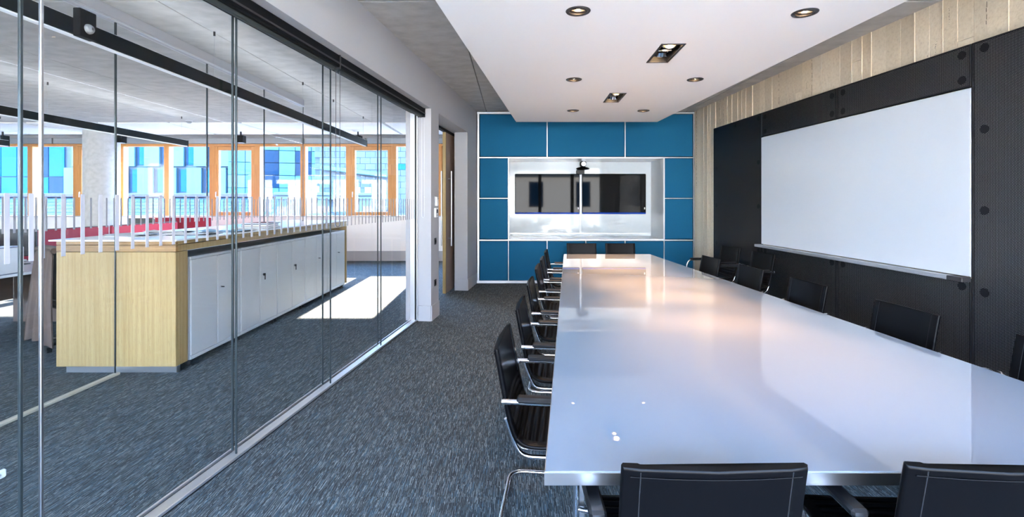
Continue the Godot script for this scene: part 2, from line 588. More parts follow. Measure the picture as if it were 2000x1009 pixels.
func build_glass_walls() -> void:
	# track of the sliding glass
	var r := struct("trim_1", "white floor track of the sliding glass wall", "track", left_frame(0, 0, -0.225))
	put("track", bx(Vector3(2.2, 0.008, 0.003), Vector3(7.98, 0.016, 0.056), 0.001), M["aluminium"], r)
	put("lip", bx(Vector3(2.2, 0.012, 0.043), Vector3(7.98, 0.024, 0.012), 0.003), M["aluminium"], r)
	put("lip", bx(Vector3(2.2, 0.012, -0.046), Vector3(7.98, 0.024, 0.012), 0.003), M["aluminium"], r)
	put("groove", bx(Vector3(2.2, 0.003, 0), Vector3(7.98, 0.008, 0.1)), M["black"], r)
	var h := struct("trim_2", "pale head track of the sliding glass wall", "track", left_frame(0, 0, -0.225))
	put("track", bx(Vector3(2.2, 2.725, 0), Vector3(7.98, 0.05, 0.1), 0.003), M["aluminium"], h)
	for k in [0.022, -0.028]:
		put("guide", bx(Vector3(2.2, 2.694, k), Vector3(7.98, 0.014, 0.006)), M["black"], h)
	var j := struct("trim_3", "slim metal jamb where the glass wall meets the pier", "jamb", left_frame(6.2, 0, -0.225))
	put("jamb", bx(Vector3(-0.006, 1.36, 0), Vector3(0.012, 2.7, 0.1), 0.002), M["aluminium"], j)
	put("seal", bx(Vector3(-0.014, 1.36, 0.03), Vector3(0.006, 2.7, 0.012)), M["black"], j)
	# sliding leaves, 1.10 m apart, on two tracks in turn
	var joints := [-1.488, -0.391, 0.706, 1.803, 2.904, 3.998, 5.092, 6.19]
	var says := ["nearest full leaf of the glass wall, between polished pull edges", "second glass leaf, in front of the oak end of the cabinets", "third glass leaf, in front of the middle grey cabinets", "fourth glass leaf, in front of the sunlit carpet patch", "last glass leaf of the sliding wall, against the white pier"]
	for k in 7:
		var a: float = joints[k] - 0.022
		var b: float = joints[k + 1] + 0.022
		if k == 6:
			b = 6.184
		var front := k % 2 == 0
		var label: String = "glass leaf of the sliding wall beyond the left of the view"
		if k >= 2:
			label = says[k - 2]
		else:
			label += ", one beside the camera" if k == 1 else ", furthest back"
		var g := thing("sliding_glass_door", label, "glass door", left_frame((a + b) / 2, 0, -0.225 + (0.022 if front else -0.028)), "leaves of the sliding glass wall")
		var st := []
		var x := ceilf((joints[k] - 0.02) / 0.0775) * 0.0775
		while x < joints[k + 1] - 0.02:
			st.append(x - (a + b) / 2)
			x += 0.0775
		glass_panel(g, b - a, 0.02, 2.69, 0.012 if k < 4 else 0.009, M["steel"] if k < 3 else M["seal"], st)
		if k == 2:
			pass
	# the office partition, standing on the floor and then on the middle of the cabinet top
	var t := struct("trim_4", "ivory floor rail of the second glass partition left of the cabinets", "rail", at(-3.53, 0, 0))
	put("rail", bx(Vector3(0, 0.012, -1.15), Vector3(0.04, 0.024, 6.24), 0.004), M["ivory"], t)
	var u := struct("trim_5", "thin white head rail of the second glass partition under the concrete ceiling", "rail", at(-3.53, 0, 0))
	put("rail", bx(Vector3(0, 3.2, -3.03), Vector3(0.05, 0.12, 10.0), 0.004), M["white_paint"], u)
	for s in [-1, 1]:
		put("bead", bx(Vector3(s * 0.03, 3.15, -3.03), Vector3(0.008, 0.02, 10.0), 0.002), M["aluminium"], u)
	var d0 := -0.84
	var names := ["partition pane out beside the camera, left of the picture edge", "pane of the office partition left of the near glass, over the floor rail", "partition pane beside the oak cabinet end, over the floor rail", "partition pane on the near end of the cabinet top", "partition pane on the middle of the cabinet top", "last partition pane on the cabinet top"]
	for k in 7:
		var a := d0 + 1.27 * k
		if a < 0.3:
			continue
		var on_top := a > 4.1
		var g := thing("glass_screen", names[k - 1], "glass screen", Transform3D(Basis(Vector3.UP, PI / 2), Vector3(-3.53, 0, -(a + 0.635))), "panes of the office partition")
		var st := []
		var x := ceilf(a / 0.0767) * 0.0767
		while x < a + 1.26:
			st.append(x - a - 0.635)
			x += 0.0767
		glass_panel(g, 1.268, 1.215 if on_top else 0.024, 3.15, 0.008, M["seal"], st)

func build_door() -> void:
	var d := thing("sliding_door", "walnut-faced sliding door standing half open left of the blue wall", "door", left_frame(8.27, 0, -0.3))
	put("leaf", bx(Vector3(0.2, 1.36, 0), Vector3(1.06, 2.68, 0.05), 0.003), M["door_veneer"], d)
	put("edge_lipping", bx(Vector3(-0.338, 1.36, 0), Vector3(0.016, 2.68, 0.054), 0.002), M["oak"], d)
	for s in [-1, 1]:
		var hnd := put("handle", MB.new().tube([Vector3(-0.2, 0.8, s * 0.085), Vector3(-0.2, 2.06, s * 0.085)], 0.013, 12), M["steel"], d)
		for y in [0.93, 1.93]:
			put("post", MB.new().tube([Vector3(-0.2, y, s * 0.026), Vector3(-0.2, y, s * 0.085)], 0.008, 8), M["steel"], hnd)
	var tr := struct("trim_6", "dark sliding track above the doorway", "track", left_frame(7.5, 2.73, -0.3))
	put("track", bx(Vector3(0.2, -0.005, 0), Vector3(2.4, 0.04, 0.06)), M["dark_metal"], tr)

func wall_device(called: String, label: String, cat: String, t: float, y: float) -> Node3D:
	return thing(called, label, cat, left_frame(t, y, 0))

func build_wall_devices() -> void:
	var i := wall_device("wall_handset", "small white wall unit above the thermostat on the pier", "intercom", 6.39, 1.55)
	put("body", bx(Vector3(0, 0, 0.02), Vector3(0.075, 0.125, 0.04), 0.012), M["device_white"], i)
	put("cradle", bx(Vector3(0, 0.035, 0.043), Vector3(0.05, 0.012, 0.008), 0.003), M["cabinet_edge"], i)
	put("backplate", bx(Vector3(0, 0, 0.004), Vector3(0.085, 0.135, 0.008), 0.003), M["white_paint"], i)
	var t := wall_device("thermostat", "white thermostat with a dark display on the pier", "thermostat", 6.39, 1.4)
	put("body", bx(Vector3(0, 0, 0.014), Vector3(0.1, 0.125, 0.028), 0.005), M["device_white"], t)
	put("display", bx(Vector3(0.005, 0.02, 0.0285), Vector3(0.055, 0.05, 0.002)), M["lcd"], t)
	for k in 3:
		put("button", bx(Vector3(-0.025 + 0.025 * k, -0.035, 0.0295), Vector3(0.015, 0.01, 0.004), 0.001), M["cabinet_edge"], t)
	var says := ["black light switch plate at mid height on the pier", "black socket plate low on the pier above the skirting"]
	for k in 2:
		var s := wall_device("light_switch" if k == 0 else "wall_socket", says[k], "switch" if k == 0 else "socket", 6.39, 1.02 if k == 0 else 0.47)
		put("plate", bx(Vector3(0, 0, 0.004), Vector3(0.075, 0.085, 0.008), 0.002), M["black"], s)
		for e in ([-0.017, 0.017] if k == 0 else [0.0]):
			put("rocker", bx(Vector3(e, 0, 0.009), Vector3(0.022 if k == 0 else 0.04, 0.04, 0.005), 0.001), M["dark_metal"], s)
	# left: small clip on the bottom of the near leaf
	var c := thing("glass_catch", "tiny pale catch on the glass at the left picture edge", "catch", left_frame(1.684, 0.58, -0.194))
	put("body", bx(Vector3(-0.012, 0, 0), Vector3(0.05, 0.03, 0.016), 0.005), M["cabinet_grey"], c)
	put("screw", MB.new().lathe([[0.0, 0.003], [0.004, 0.002], [0.005, 0.0]], Transform3D(Basis(Vector3.RIGHT, PI / 2), Vector3(-0.01, 0, 0.008)), 10), M["steel"], c)

func build_right_wall() -> void:
	var w := struct("wall_right", "board-marked concrete wall on the right, beige with upright plank marks", "wall", right_frame())
	put("core", bx(Vector3(5.3, 1.63, -0.17), Vector3(11.0, 3.26, 0.3)), M["board_concrete_0"], w)
	# every cast plank mark is a field of its own, standing a little more or less proud
	var s := -0.02
	while s < 10.6:
		var wd := rng.randf_range(0.1, 0.2)
		var proud := rng.randf_range(0.004, 0.012)
		var y := 3.262
		if rng.randf() < 0.22:
			y = rng.randf_range(1.6, 3.05)
			put("plank_mark", bx(Vector3(s + wd / 2, (y + 3.262) / 2 + 0.002, -0.02 + proud * 0.6), Vector3(wd - 0.002, 3.262 - y - 0.003, 0.04), 0.0015), M["board_concrete_%d" % rng.randi_range(0, 3)], w)
		put("plank_mark", bx(Vector3(s + wd / 2, y / 2, -0.02 + proud), Vector3(wd - rng.randf_range(0.001, 0.003), y, 0.04), 0.0015), M["board_concrete_%d" % rng.randi_range(0, 3)], w)
		var u := rng.randf()
		if u < 0.3:
			put("fin", bx(Vector3(s, 1.63, 0.003), Vector3(0.0035, 3.26, 0.024), 0.0015), M["board_concrete_0"], w)
		elif u < 0.5:
			# a torn seam: a broken row of dark pits down the joint
			var pits := MB.new()
			var py := 3.25
			var low := rng.randf_range(1.8, 2.95)
			while py > low:
				var ph := rng.randf_range(0.008, 0.05)
				pits.box(Vector3(s + rng.randf_range(-0.004, 0.004), py - ph / 2, 0.0125), Vector3(rng.randf_range(0.0015, 0.004), ph, 0.003), 0.001)
				py -= ph + rng.randf_range(0.0, 0.05)
			put("torn_seam", pits, M["pit"], w)
		if rng.randf() < 0.25:
			var pits := MB.new()
			var px := s + rng.randf_range(0.03, wd - 0.02)
			var py := rng.randf_range(2.75, 3.22)
			for k in rng.randi_range(5, 16):
				px += rng.randf_range(-0.006, 0.006)
				py -= rng.randf_range(0.006, 0.02)
				pits.box(Vector3(px, py, -0.0 + proud), Vector3(rng.randf_range(0.002, 0.007), rng.randf_range(0.002, 0.009), 0.003), 0.001)
			put("blow_holes", pits, M["pit"], w)
		s += wd

func perforated_panel(called: String, label: String, s0: float, s1: float, y0: float, y1: float, fix: Array) -> void:
	var n := 0.09
	var p := thing(called, label, "wall panel", right_frame((s0 + s1) / 2, (y0 + y1) / 2, n), "perforated panels on the concrete wall")
	var w := s1 - s0 - 0.008
	var h := y1 - y0 - 0.008
	put("perforated_sheet", bx(Vector3.ZERO, Vector3(w, h, 0.0024)), M["perforated"], p)
	put("added_hole_backing", bx(Vector3(0, 0, -0.0094), Vector3(w - 0.03, h - 0.026, 0.01)), M["pale_backing"], p)  # pale layer added so the holes look as bright as lit concrete
	for e in [-1, 1]:
		put("edge_fold", bx(Vector3(e * (w / 2 - 0.005), 0, -0.012), Vector3(0.014, h, 0.03), 0.001), M["mesh_frame"], p)
		put("edge_fold", bx(Vector3(0, e * (h / 2 - 0.005), -0.012), Vector3(w, 0.012, 0.03), 0.001), M["mesh_frame"], p)
	for f in fix:
		put("fixing_stud", MB.new().lathe([[0.0, 0.0018], [0.034, 0.0018], [0.034, -0.006], [0.014, -0.007], [0.014, -0.088]], Transform3D(Basis(Vector3.RIGHT, PI / 2), Vector3(f[0] - (s0 + s1) / 2, f[1] - (y0 + y1) / 2, -0.004)), 16), M["mesh_frame"], p)

func build_mesh_panels() -> void:
	var e := []
	for d in [8.085, 6.645, 5.185, 3.725, 2.262, 0.8, -0.662]:
		e.append((9.03 - d) * 1.00075)
	var tall := func(s0: float, s1: float) -> Array:
		var f := []
		for y in [2.72, 2.1, 1.48, 0.855, 0.23]:
			for s in [s0 + 0.095, (s0 + s1) / 2, s1 - 0.08]:
				if (s != (s0 + s1) / 2) or y > 2.7 or y < 0.3:
					f.append([s, y])
		return f
	var four := func(s0: float, s1: float, y0: float, y1: float) -> Array:
		return [[s0 + 0.085, y0 + 0.07], [s1 - 0.08, y0 + 0.07], [s0 + 0.085, y1 - 0.07], [s1 - 0.08, y1 - 0.07]]
	perforated_panel("perforated_panel", "full-height black perforated panel beyond the far end of the whiteboard", e[0], e[1], 0.04, 2.785, tall.call(e[0], e[1]))
	perforated_panel("perforated_panel", "low black perforated panel above the far half of the whiteboard", e[1], e[2], 2.445, 2.785, four.call(e[1], e[2], 2.445, 2.785))
	perforated_panel("perforated_panel", "black perforated panel above the near half of the whiteboard", e[2], e[3], 2.445, 2.785, four.call(e[2], e[3], 2.445, 2.785))
	perforated_panel("perforated_panel", "black perforated panel under the far half of the whiteboard", e[1], e[2], 0.04, 0.945, four.call(e[1], e[2], 0.04, 0.945))
	perforated_panel("perforated_panel", "black perforated panel under the near half of the whiteboard", e[2], e[3], 0.04, 0.945, four.call(e[2], e[3], 0.04, 0.945))
	perforated_panel("perforated_panel", "full-height black perforated panel at the right edge, near the whiteboard", e[3], e[4], 0.04, 2.785, tall.call(e[3], e[4]))
	perforated_panel("perforated_panel", "full-height black perforated panel at the right, out beside the camera", e[4], e[5], 0.04, 2.785, tall.call(e[4], e[5]))
	var b := thing("whiteboard", "large white glass writing board on the black perforated wall", "whiteboard", right_frame((e[1] + e[3]) / 2, 1.6935, 0.085))
	var w: float = e[3] - e[1]
	put("board", bx(Vector3(0, 0.005, -0.001), Vector3(w - 0.008, 1.48, 0.02), 0.003), M["white_board"], b)
	put("backing", bx(Vector3(0, 0, -0.04), Vector3(w - 0.1, 1.4, 0.07)), M["black"], b)
	var t := put("pen_tray", bx(Vector3(-0.02, -0.757, 0.05), Vector3(w + 0.03, 0.034, 0.075), 0.004), M["aluminium"], b)
	put("tray_end", bx(Vector3(w / 2 - 0.06, -0.757, 0.051), Vector3(0.13, 0.037, 0.077), 0.004), M["ring_grey"], t)

func build_blue_wall() -> void:
	var w := struct("wall_back", "video wall of blue felt panels with white metal strips at the end of the room", "wall", at(0, 0, 9.03))
	var xs := [-0.622, -0.068, 0.666, 1.40, 2.145, 2.885, 3.44]
	var rows := [[0.045, 0.80], [0.83, 1.60], [1.615, 2.37], [2.395, 3.205]]
	var gap := 0.014
	var panel := func(a: float, b: float, y0: float, y1: float) -> void:
		put("felt_panel", bx(Vector3((a + b) / 2, (y0 + y1) / 2, -0.012), Vector3(b - a - gap * 2, y1 - y0 - gap, 0.03), 0.004), M["blue_felt"], w)
	for k in 6:
		panel.call(xs[k], xs[k + 1], rows[0][0], rows[0][1])
	for r in [1, 2]:
		panel.call(xs[0], xs[1], rows[r][0], rows[r][1])
		panel.call(xs[5], xs[6], rows[r][0], rows[r][1])
	panel.call(xs[0], xs[2], rows[3][0], rows[3][1])
	panel.call(xs[2], xs[4], rows[3][0], rows[3][1])
	panel.call(xs[4], xs[6], rows[3][0], rows[3][1])
	var al: Material = M["aluminium"]
	var strip := func(a: float, b: float, y0: float, y1: float) -> void:
		put("strip", bx(Vector3((a + b) / 2, (y0 + y1) / 2, -0.006), Vector3(b - a, y1 - y0, 0.03), 0.002), al, w)
	strip.call(xs[0] - 0.035, xs[0], 0.04, 3.21)
	strip.call(xs[6] - 0.002, xs[6] + 0.016, 0.04, 3.21)
	strip.call(xs[0] - 0.04, xs[6] + 0.016, 3.205, 3.245)
	put("plinth", bx(Vector3(1.4, 0.025, -0.002), Vector3(4.14, 0.05, 0.03), 0.003), al, w)
	strip.call(xs[0], xs[6], 2.37, 2.388)
	strip.call(xs[0], xs[1], 1.6, 1.613)
	strip.call(xs[5], xs[6], 1.6, 1.613)
	strip.call(xs[0], xs[6], 0.803, 0.825)
	for k in [1, 2, 3, 4, 5]:
		strip.call(xs[k] - 0.007, xs[k] + 0.007, 0.05, 0.803)
	for k in [2, 4]:
		strip.call(xs[k] - 0.009, xs[k] + 0.009, 2.388, 3.205)
	for k in [1, 5]:
		strip.call(xs[k] - 0.01, xs[k] + 0.01, 0.825, 2.37)
	# carcase behind the panels, round the niche
	for q in [[xs[0] - 0.05, xs[1], 0.0, 3.28], [xs[5], xs[6] + 0.03, 0.0, 3.28], [xs[1], xs[5], 0.0, 0.815], [xs[1], xs[5], 2.38, 3.28]]:
		put("carcase", bx(Vector3((q[0] + q[1]) / 2, (q[2] + q[3]) / 2, -0.45), Vector3(q[1] - q[0], q[3] - q[2], 0.84)), M["black"] if q[3] > 3 and q[2] > 1 else M["dark_metal"], w)
	# the niche
	var a: float = xs[1] + 0.01
	var b: float = xs[5] - 0.01
	put("niche_back", bx(Vector3((a + b) / 2, 1.6, -0.81), Vector3(b - a, 1.56, 0.02)), M["white_gloss"], w)
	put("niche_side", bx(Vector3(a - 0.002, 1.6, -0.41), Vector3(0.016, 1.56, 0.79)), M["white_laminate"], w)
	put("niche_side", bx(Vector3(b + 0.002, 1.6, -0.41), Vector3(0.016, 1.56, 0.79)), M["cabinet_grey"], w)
	put("niche_shelf", bx(Vector3((a + b) / 2, 0.828, -0.405), Vector3(b - a, 0.024, 0.82), 0.002), M["white_laminate"], w)
	put("niche_top", bx(Vector3((a + b) / 2, 2.372, -0.405), Vector3(b - a, 0.016, 0.79)), M["white_laminate"], w)
	put("niche_back_rail", bx(Vector3((a + b) / 2, 0.89, -0.795), Vector3(b - a, 0.012, 0.012)), M["aluminium"], w)
	put("cable_cover", bx(Vector3(1.408, 1.48, -0.793), Vector3(0.045, 1.22, 0.014), 0.004), M["white_laminate"], w)
	# the two screens and the camera
	for k in 2:
		var x := 0.724 if k == 0 else 2.096
		var tv := thing("television", "wide black wall screen, %s of the pair in the white niche" % ("left one" if k == 0 else "right one"), "television", at(x, 1.702, 9.83), "screens in the niche")
		var tw := 1.33 if k == 0 else 1.31
		put("housing", bx(Vector3(0, 0, 0.03), Vector3(tw, 0.825, 0.055), 0.012), M["black_gloss"], tv)
		put("screen", bx(Vector3(0, 0.012, 0.058), Vector3(tw - 0.09, 0.72, 0.004)), M["black_gloss"], tv)
		put("bezel_strip", bx(Vector3(0, -0.395, 0.056), Vector3(tw - 0.01, 0.03, 0.012), 0.004), M["blue_trim"], tv)
		put("sticker", bx(Vector3(tw / 2 - 0.03, -0.295, 0.061), Vector3(0.022, 0.04, 0.001)), M["device_white"], tv)
		put("bracket", bx(Vector3(0, 0, 0.004), Vector3(0.5, 0.4, 0.007)), M["dark_metal"], tv)
	var c := thing("conference_camera", "black video conference camera on a small shelf above the two screens", "camera", at(1.42, 2.19, 9.83))
	put("mount", bx(Vector3(-0.02, -0.04, 0.06), Vector3(0.16, 0.085, 0.12), 0.008), M["black"], c)
	put("base", MB.new().lathe([[0.0, 0.05], [0.06, 0.045], [0.12, 0.025], [0.145, 0.005], [0.12, -0.012], [0.0, -0.018]], Transform3D(Basis.from_scale(Vector3(1, 1, 0.7)), Vector3(0.025, 0.02, 0.11)), 24), M["black_gloss"], c)
	var hd := put("head", bx(Vector3(0.03, 0.125, 0.1), Vector3(0.125, 0.105, 0.11), 0.02), M["black"], c)
	put("lens_ring", MB.new().lathe([[0.0, 0.004], [0.03, 0.004], [0.038, 0.012], [0.045, 0.012], [0.047, 0.0]], Transform3D(Basis(Vector3.RIGHT, PI / 2), Vector3(0.035, 0.12, 0.155)), 20), M["steel"], hd)

func build_shell() -> void:
	# the window wall behind the camera, the office's own end walls and the corridor wall
	var wp: Material = M["white_paint"]
	var n := struct("wall_near", "white wall with tall windows behind the camera", "wall", at(0, 0, -1.85))
	put("sill_wall", bx(Vector3(-5.4, 0.2, 0), Vector3(19.6, 0.4, 0.25)), wp, n)
	put("lintel", bx(Vector3(-5.4, 3.15, 0), Vector3(19.6, 0.25, 0.25)), wp, n)
	put("wall", bx(Vector3(-5.4, 1.7, 0), Vector3(3.2, 2.65, 0.25)), wp, n)
	put("pane", MB.new().quad(Vector3(-15, 0.4, -0.01), Vector3(-7, 0.4, -0.01), Vector3(-7, 3.03, -0.01), Vector3(-15, 3.03, -0.01)), M["glass"], n)  # unseen office windows, added to bring daylight onto the ceiling
	for k in 5:
		put("mullion", bx(Vector3(-14.9 + 1.6 * k, 1.72, 0), Vector3(0.14, 2.64, 0.16), 0.004), M["dark_metal"], n)
	for k in 6:
		var x := -3.1 + 1.45 * k
		put("mullion", bx(Vector3(x, 1.72, 0), Vector3(0.14, 2.64, 0.16), 0.004), M["dark_metal"], n)
	put("transom", bx(Vector3(0.3, 1.0, 0), Vector3(8.2, 0.06, 0.08)), M["dark_metal"], n)
	put("pane", MB.new().quad(Vector3(-3.8, 0.4, -0.01), Vector3(4.3, 0.4, -0.01), Vector3(4.3, 3.03, -0.01), Vector3(-3.8, 3.03, -0.01)), M["glass"], n)
	var l := struct("wall_office", "white end wall of the open office, far left", "wall", at(-15.3, 0, 5.3))
	put("wall", bx(Vector3(0, 1.64, 0), Vector3(0.25, 3.28, 15.0)), wp, l)
	var c := struct("wall_corridor", "white corridor wall seen through the doorway", "wall", at(-0.78, 0, 11.0))
	put("wall", bx(Vector3(0, 1.64, 0), Vector3(0.2, 3.28, 2.9)), wp, c)

# ---------------------------------------------------------------- ceiling raft and its lamps
func spot(parent: Node3D, p: Vector3, energy: float, angle: float, color := Color8(255, 214, 176), tilt := 0.0) -> void:
	var s := SpotLight3D.new()
	s.name = "lamp_light"
	s.light_color = color
	s.light_energy = energy
	s.spot_angle = angle
	s.spot_angle_attenuation = 0.9
	s.spot_range = 12.0
	s.spot_attenuation = 2.0
	s.light_size = 0.04
	s.shadow_enabled = true
	parent.add_child(s)
	s.position = p
	s.rotation.x = -PI / 2 + tilt

func build_raft() -> void:
	var raft := CSGCombiner3D.new()
	raft.name = "ceiling_raft"
	add_child(raft)
	tag(raft, "white plasterboard ceiling raft with recessed lamps over the table", "ceiling raft")
	var body := CSGPolygon3D.new()
	body.name = "body"
	body.polygon = PackedVector2Array([Vector2(0.069, 7.98), Vector2(2.433, 7.98), Vector2(2.80, -1.4), Vector2(-1.052, -1.4)])
	body.depth = 0.378
	body.material = M["ceiling_paint"]
	raft.add_child(body)
	body.transform = Transform3D(Basis(Vector3(1, 0, 0), Vector3(0, 0, -1), Vector3(0, 1, 0)), Vector3(0, 3.258, 0))
	body.transform = Transform3D(Basis(Vector3.RIGHT, -PI / 2), Vector3(0, 2.88 + 0.378, 0))
	var spots := [[0.4625, 3.33], [2.067, 3.36], [0.676, 5.2], [2.0, 5.2], [0.895, 6.98], [1.93, 6.99]]
	var trip := [[1.377, 4.286], [1.315, 6.115]]
	for s in spots:
		var cut := CSGCylinder3D.new()
		cut.name = "hole"
		cut.operation = CSGShape3D.OPERATION_SUBTRACTION
		cut.radius = 0.072
		cut.height = 0.3
		cut.sides = 32
		cut.material = M["black"]
		raft.add_child(cut, true)
		cut.position = Vector3(s[0], 2.88, -s[1])
	for s in trip:
		var cut := CSGBox3D.new()
		cut.name = "hole"
		cut.operation = CSGShape3D.OPERATION_SUBTRACTION
		cut.size = Vector3(0.172, 0.32, 0.51)
		cut.material = M["black"]
		raft.add_child(cut, true)
		cut.transform = at(s[0], 2.88, s[1], -0.04)
	var says := ["recessed round downlight, near one of the left row in the raft", "recessed round downlight, near one of the right row by the concrete wall", "recessed round downlight, middle one of the left row in the raft", "recessed round downlight, middle one of the right row", "recessed round downlight, far one of the left row by the blue wall", "recessed round downlight, far one of the right row by the blue wall"]
	for k in 6:
		var o := thing("downlight", says[k], "downlight", at(spots[k][0], 2.88, spots[k][1], 0.2), "round downlights in the raft")
		put("ring", MB.new().lathe([[0.06, 0.012], [0.06, -0.003], [0.066, -0.006], [0.083, -0.006], [0.087, -0.001], [0.087, 0.0]], Transform3D(), 32), M["ring_grey"], o)
		put("gimbal", MB.new().lathe([[0.047, 0.03], [0.047, 0.004], [0.052, 0.0], [0.0585, 0.002], [0.0585, 0.03]], Transform3D(Basis(Vector3.RIGHT, 0.18), Vector3.ZERO), 28), M["ring_grey"], o)
		var rf := put("reflector", MB.new().lathe([[0.046, 0.006], [0.04, 0.03], [0.026, 0.052], [0.012, 0.058], [0.0, 0.058]], Transform3D(Basis(Vector3.RIGHT, 0.18), Vector3.ZERO), 24), M["lamp_reflector"], o)
		put("bulb", MB.new().lathe([[0.0, 0.002], [0.012, 0.005], [0.016, 0.014], [0.014, 0.04], [0.0, 0.05]], Transform3D(Basis(Vector3.RIGHT, 0.18), Vector3.ZERO), 14), M["bulb"], rf)
		spot(o, Vector3(0, -0.008, 0), LAMP, 52.0)
	for k in 2:
		var o := thing("triple_downlight", "black rectangular recessed fitting of three lamps, %s one in the raft" % ["nearer", "further"][k], "downlight", at(trip[k][0], 2.88, trip[k][1], -0.04), "triple fittings in the raft")
		for e in [-1, 1]:
			put("frame_bar", bx(Vector3(e * 0.093, -0.002, 0), Vector3(0.02, 0.01, 0.54), 0.002), M["ring_grey"], o)
			put("frame_bar", bx(Vector3(0, -0.002, e * 0.26), Vector3(0.166, 0.01, 0.02), 0.002), M["ring_grey"], o)
		for j in [-1, 0, 1]:
			var tip: float = [0.5, 0.2, -0.25][j + 1]
			var xf := Transform3D(Basis(Vector3.RIGHT, tip), Vector3(0, 0.03, j * 0.155))
			var l := put("lamp_ring", MB.new().lathe([[0.056, 0.03], [0.058, -0.002], [0.063, -0.005], [0.068, 0.0], [0.066, 0.035]], xf, 26), M["chrome"], o)
			put("reflector", MB.new().lathe([[0.056, 0.0], [0.05, 0.028], [0.033, 0.052], [0.012, 0.06], [0.0, 0.06]], xf, 24), M["lamp_reflector"], l)
			put("bulb", MB.new().lathe([[0.0, 0.0], [0.014, 0.004], [0.019, 0.015], [0.016, 0.045], [0.0, 0.05]], xf, 14), M["bulb"], l)
		for j in [-1, 0, 1]:
			spot(o, Vector3(0, -0.012, j * 0.155), TRIPLE, 21.0, Color8(255, 178, 116), [[0.02, -0.3, -0.62], [0.28, -0.02, -0.36]][k][j + 1])

# ---------------------------------------------------------------- table
func build_table() -> void:
	var t := thing("conference_table", "long white glass-topped conference table widening towards the camera, steel edged", "table", at(1.3, 0, 4.4))
	var foot := [[0.0966, 1.426], [2.33, 1.426], [2.12, 7.32], [0.795, 7.32]]
	var local := func(f: Array, grow: float) -> Array:
		var out := []
		for p in f:
			out.append([p[0] - 1.3 + signf(p[0] - 1.3) * grow, p[1] - 4.4 + signf(p[1] - 4.4) * grow])
		return out
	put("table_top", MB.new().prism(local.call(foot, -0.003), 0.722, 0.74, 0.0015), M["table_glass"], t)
	put("edge_band", MB.new().prism(local.call(foot, 0.0), 0.699, 0.737, 0.001), M["steel"], t)
	put("underframe", MB.new().prism(local.call(foot, -0.12), 0.66, 0.699), M["black"], t)
	# steel blade legs in three pairs, joined by a beam
	for d in [1.9, 4.4, 6.9]:
		var k: float = (d - 1.426) / 5.894
		var xl := lerpf(0.21, 0.95, k)
		var xr := lerpf(2.2, 1.98, k)
		for x in [xl, xr]:
			put("leg", bx(Vector3(x - 1.3, 0.33, -(d - 4.4)), Vector3(0.02, 0.66, 0.12), 0.002), M["steel"], t)
			put("foot", bx(Vector3(x - 1.3, 0.006, -(d - 4.4)), Vector3(0.1, 0.012, 0.2), 0.002), M["steel"], t)
		put("cross_beam", bx(Vector3((xl + xr) / 2 - 1.3, 0.64, -(d - 4.4)), Vector3(xr - xl - 0.02, 0.05, 0.06)), M["black"], t)

# ---------------------------------------------------------------- chairs
# the side profile of the sling from the top of the back to the front of the seat: [forward, up]
const SLING := [[-0.305, 0.865], [-0.292, 0.80], [-0.277, 0.72], [-0.262, 0.64], [-0.247, 0.57], [-0.232, 0.51], [-0.21, 0.458], [-0.17, 0.428], [-0.11, 0.42], [-0.02, 0.426], [0.08, 0.437], [0.16, 0.445], [0.22, 0.443], [0.262, 0.425], [0.278, 0.398]]

func sling_at(u: float) -> Array:
	var n := SLING.size() - 1
	var i := clampi(int(u * n), 0, n - 1)
	var f := u * n - i
	var g := func(k: int) -> Vector2:
		var q: Array = SLING[clampi(k, 0, n)]
		return Vector2(q[0], q[1])
	var p: Vector2 = g.call(i).cubic_interpolate(g.call(i + 1), g.call(i - 1), g.call(i + 2), f)
	var e := 0.01
	var p2: Vector2 = g.call(i).lerp(g.call(i + 1), f)
	var d: Vector2 = (g.call(i + 1) - g.call(i - 1)).lerp(g.call(i + 2) - g.call(i), f).normalized()
	# towards the sitter: turn the direction of travel (down the back, along the seat) to the left
	return [p, Vector2(-d.y, d.x)]

func sling_shape(u0: float, u1: float, rib_from: float, rib_to: float, steps: int) -> MB:
	var hw := 0.243
	var rows := []
	var run := 0.0
	var last: Vector2 = sling_at(u0)[0]
	for i in steps + 1:
		var u := lerpf(u0, u1, float(i) / steps)
		var s := sling_at(u)
		run += last.distance_to(s[0])
		last = s[0]
		var rib := 0.0
		if u > rib_from and u < rib_to:
			rib = 0.013 * pow(absf(sin(PI * run / 0.036)), 0.6) - 0.009
		var endf := 1.0
		var k := mini(i, steps - i)
		if k < 3:
			endf = [0.72, 0.96, 1.0][k]
		var ring := []
		var prof := [[-hw, 0.0], [-hw + 0.006, 0.011], [-hw + 0.044, 0.014], [-hw + 0.05, 0.009 + rib], [-0.1, 0.011 + rib], [0.0, 0.011 + rib], [0.1, 0.011 + rib], [hw - 0.05, 0.009 + rib], [hw - 0.044, 0.014], [hw - 0.006, 0.011], [hw, 0.0], [hw - 0.006, -0.012], [hw - 0.05, -0.014], [0.0, -0.014], [-hw + 0.05, -0.014], [-hw + 0.006, -0.012]]
		for q in prof:
			var bow := -0.014 * (1.0 - pow(q[0] / hw, 2.0)) * (1.0 if s[0].y > 0.5 else 0.5)
			var off: float = q[1] * endf + bow
			ring.append(Vector3(s[0].x + s[1].x * off, s[0].y + s[1].y * off, q[0]))
		rows.append(ring)
	var m := MB.new().grid(rows, true, true)
	for e in [0, steps]:
		var ring: Array = rows[e]
		var n := ring.size()
		for j in range(1, n - 1):
			if e == 0:
				m.tri(ring[0], ring[j], ring[j + 1])
			else:
				m.tri(ring[0], ring[j + 1], ring[j])
	return m

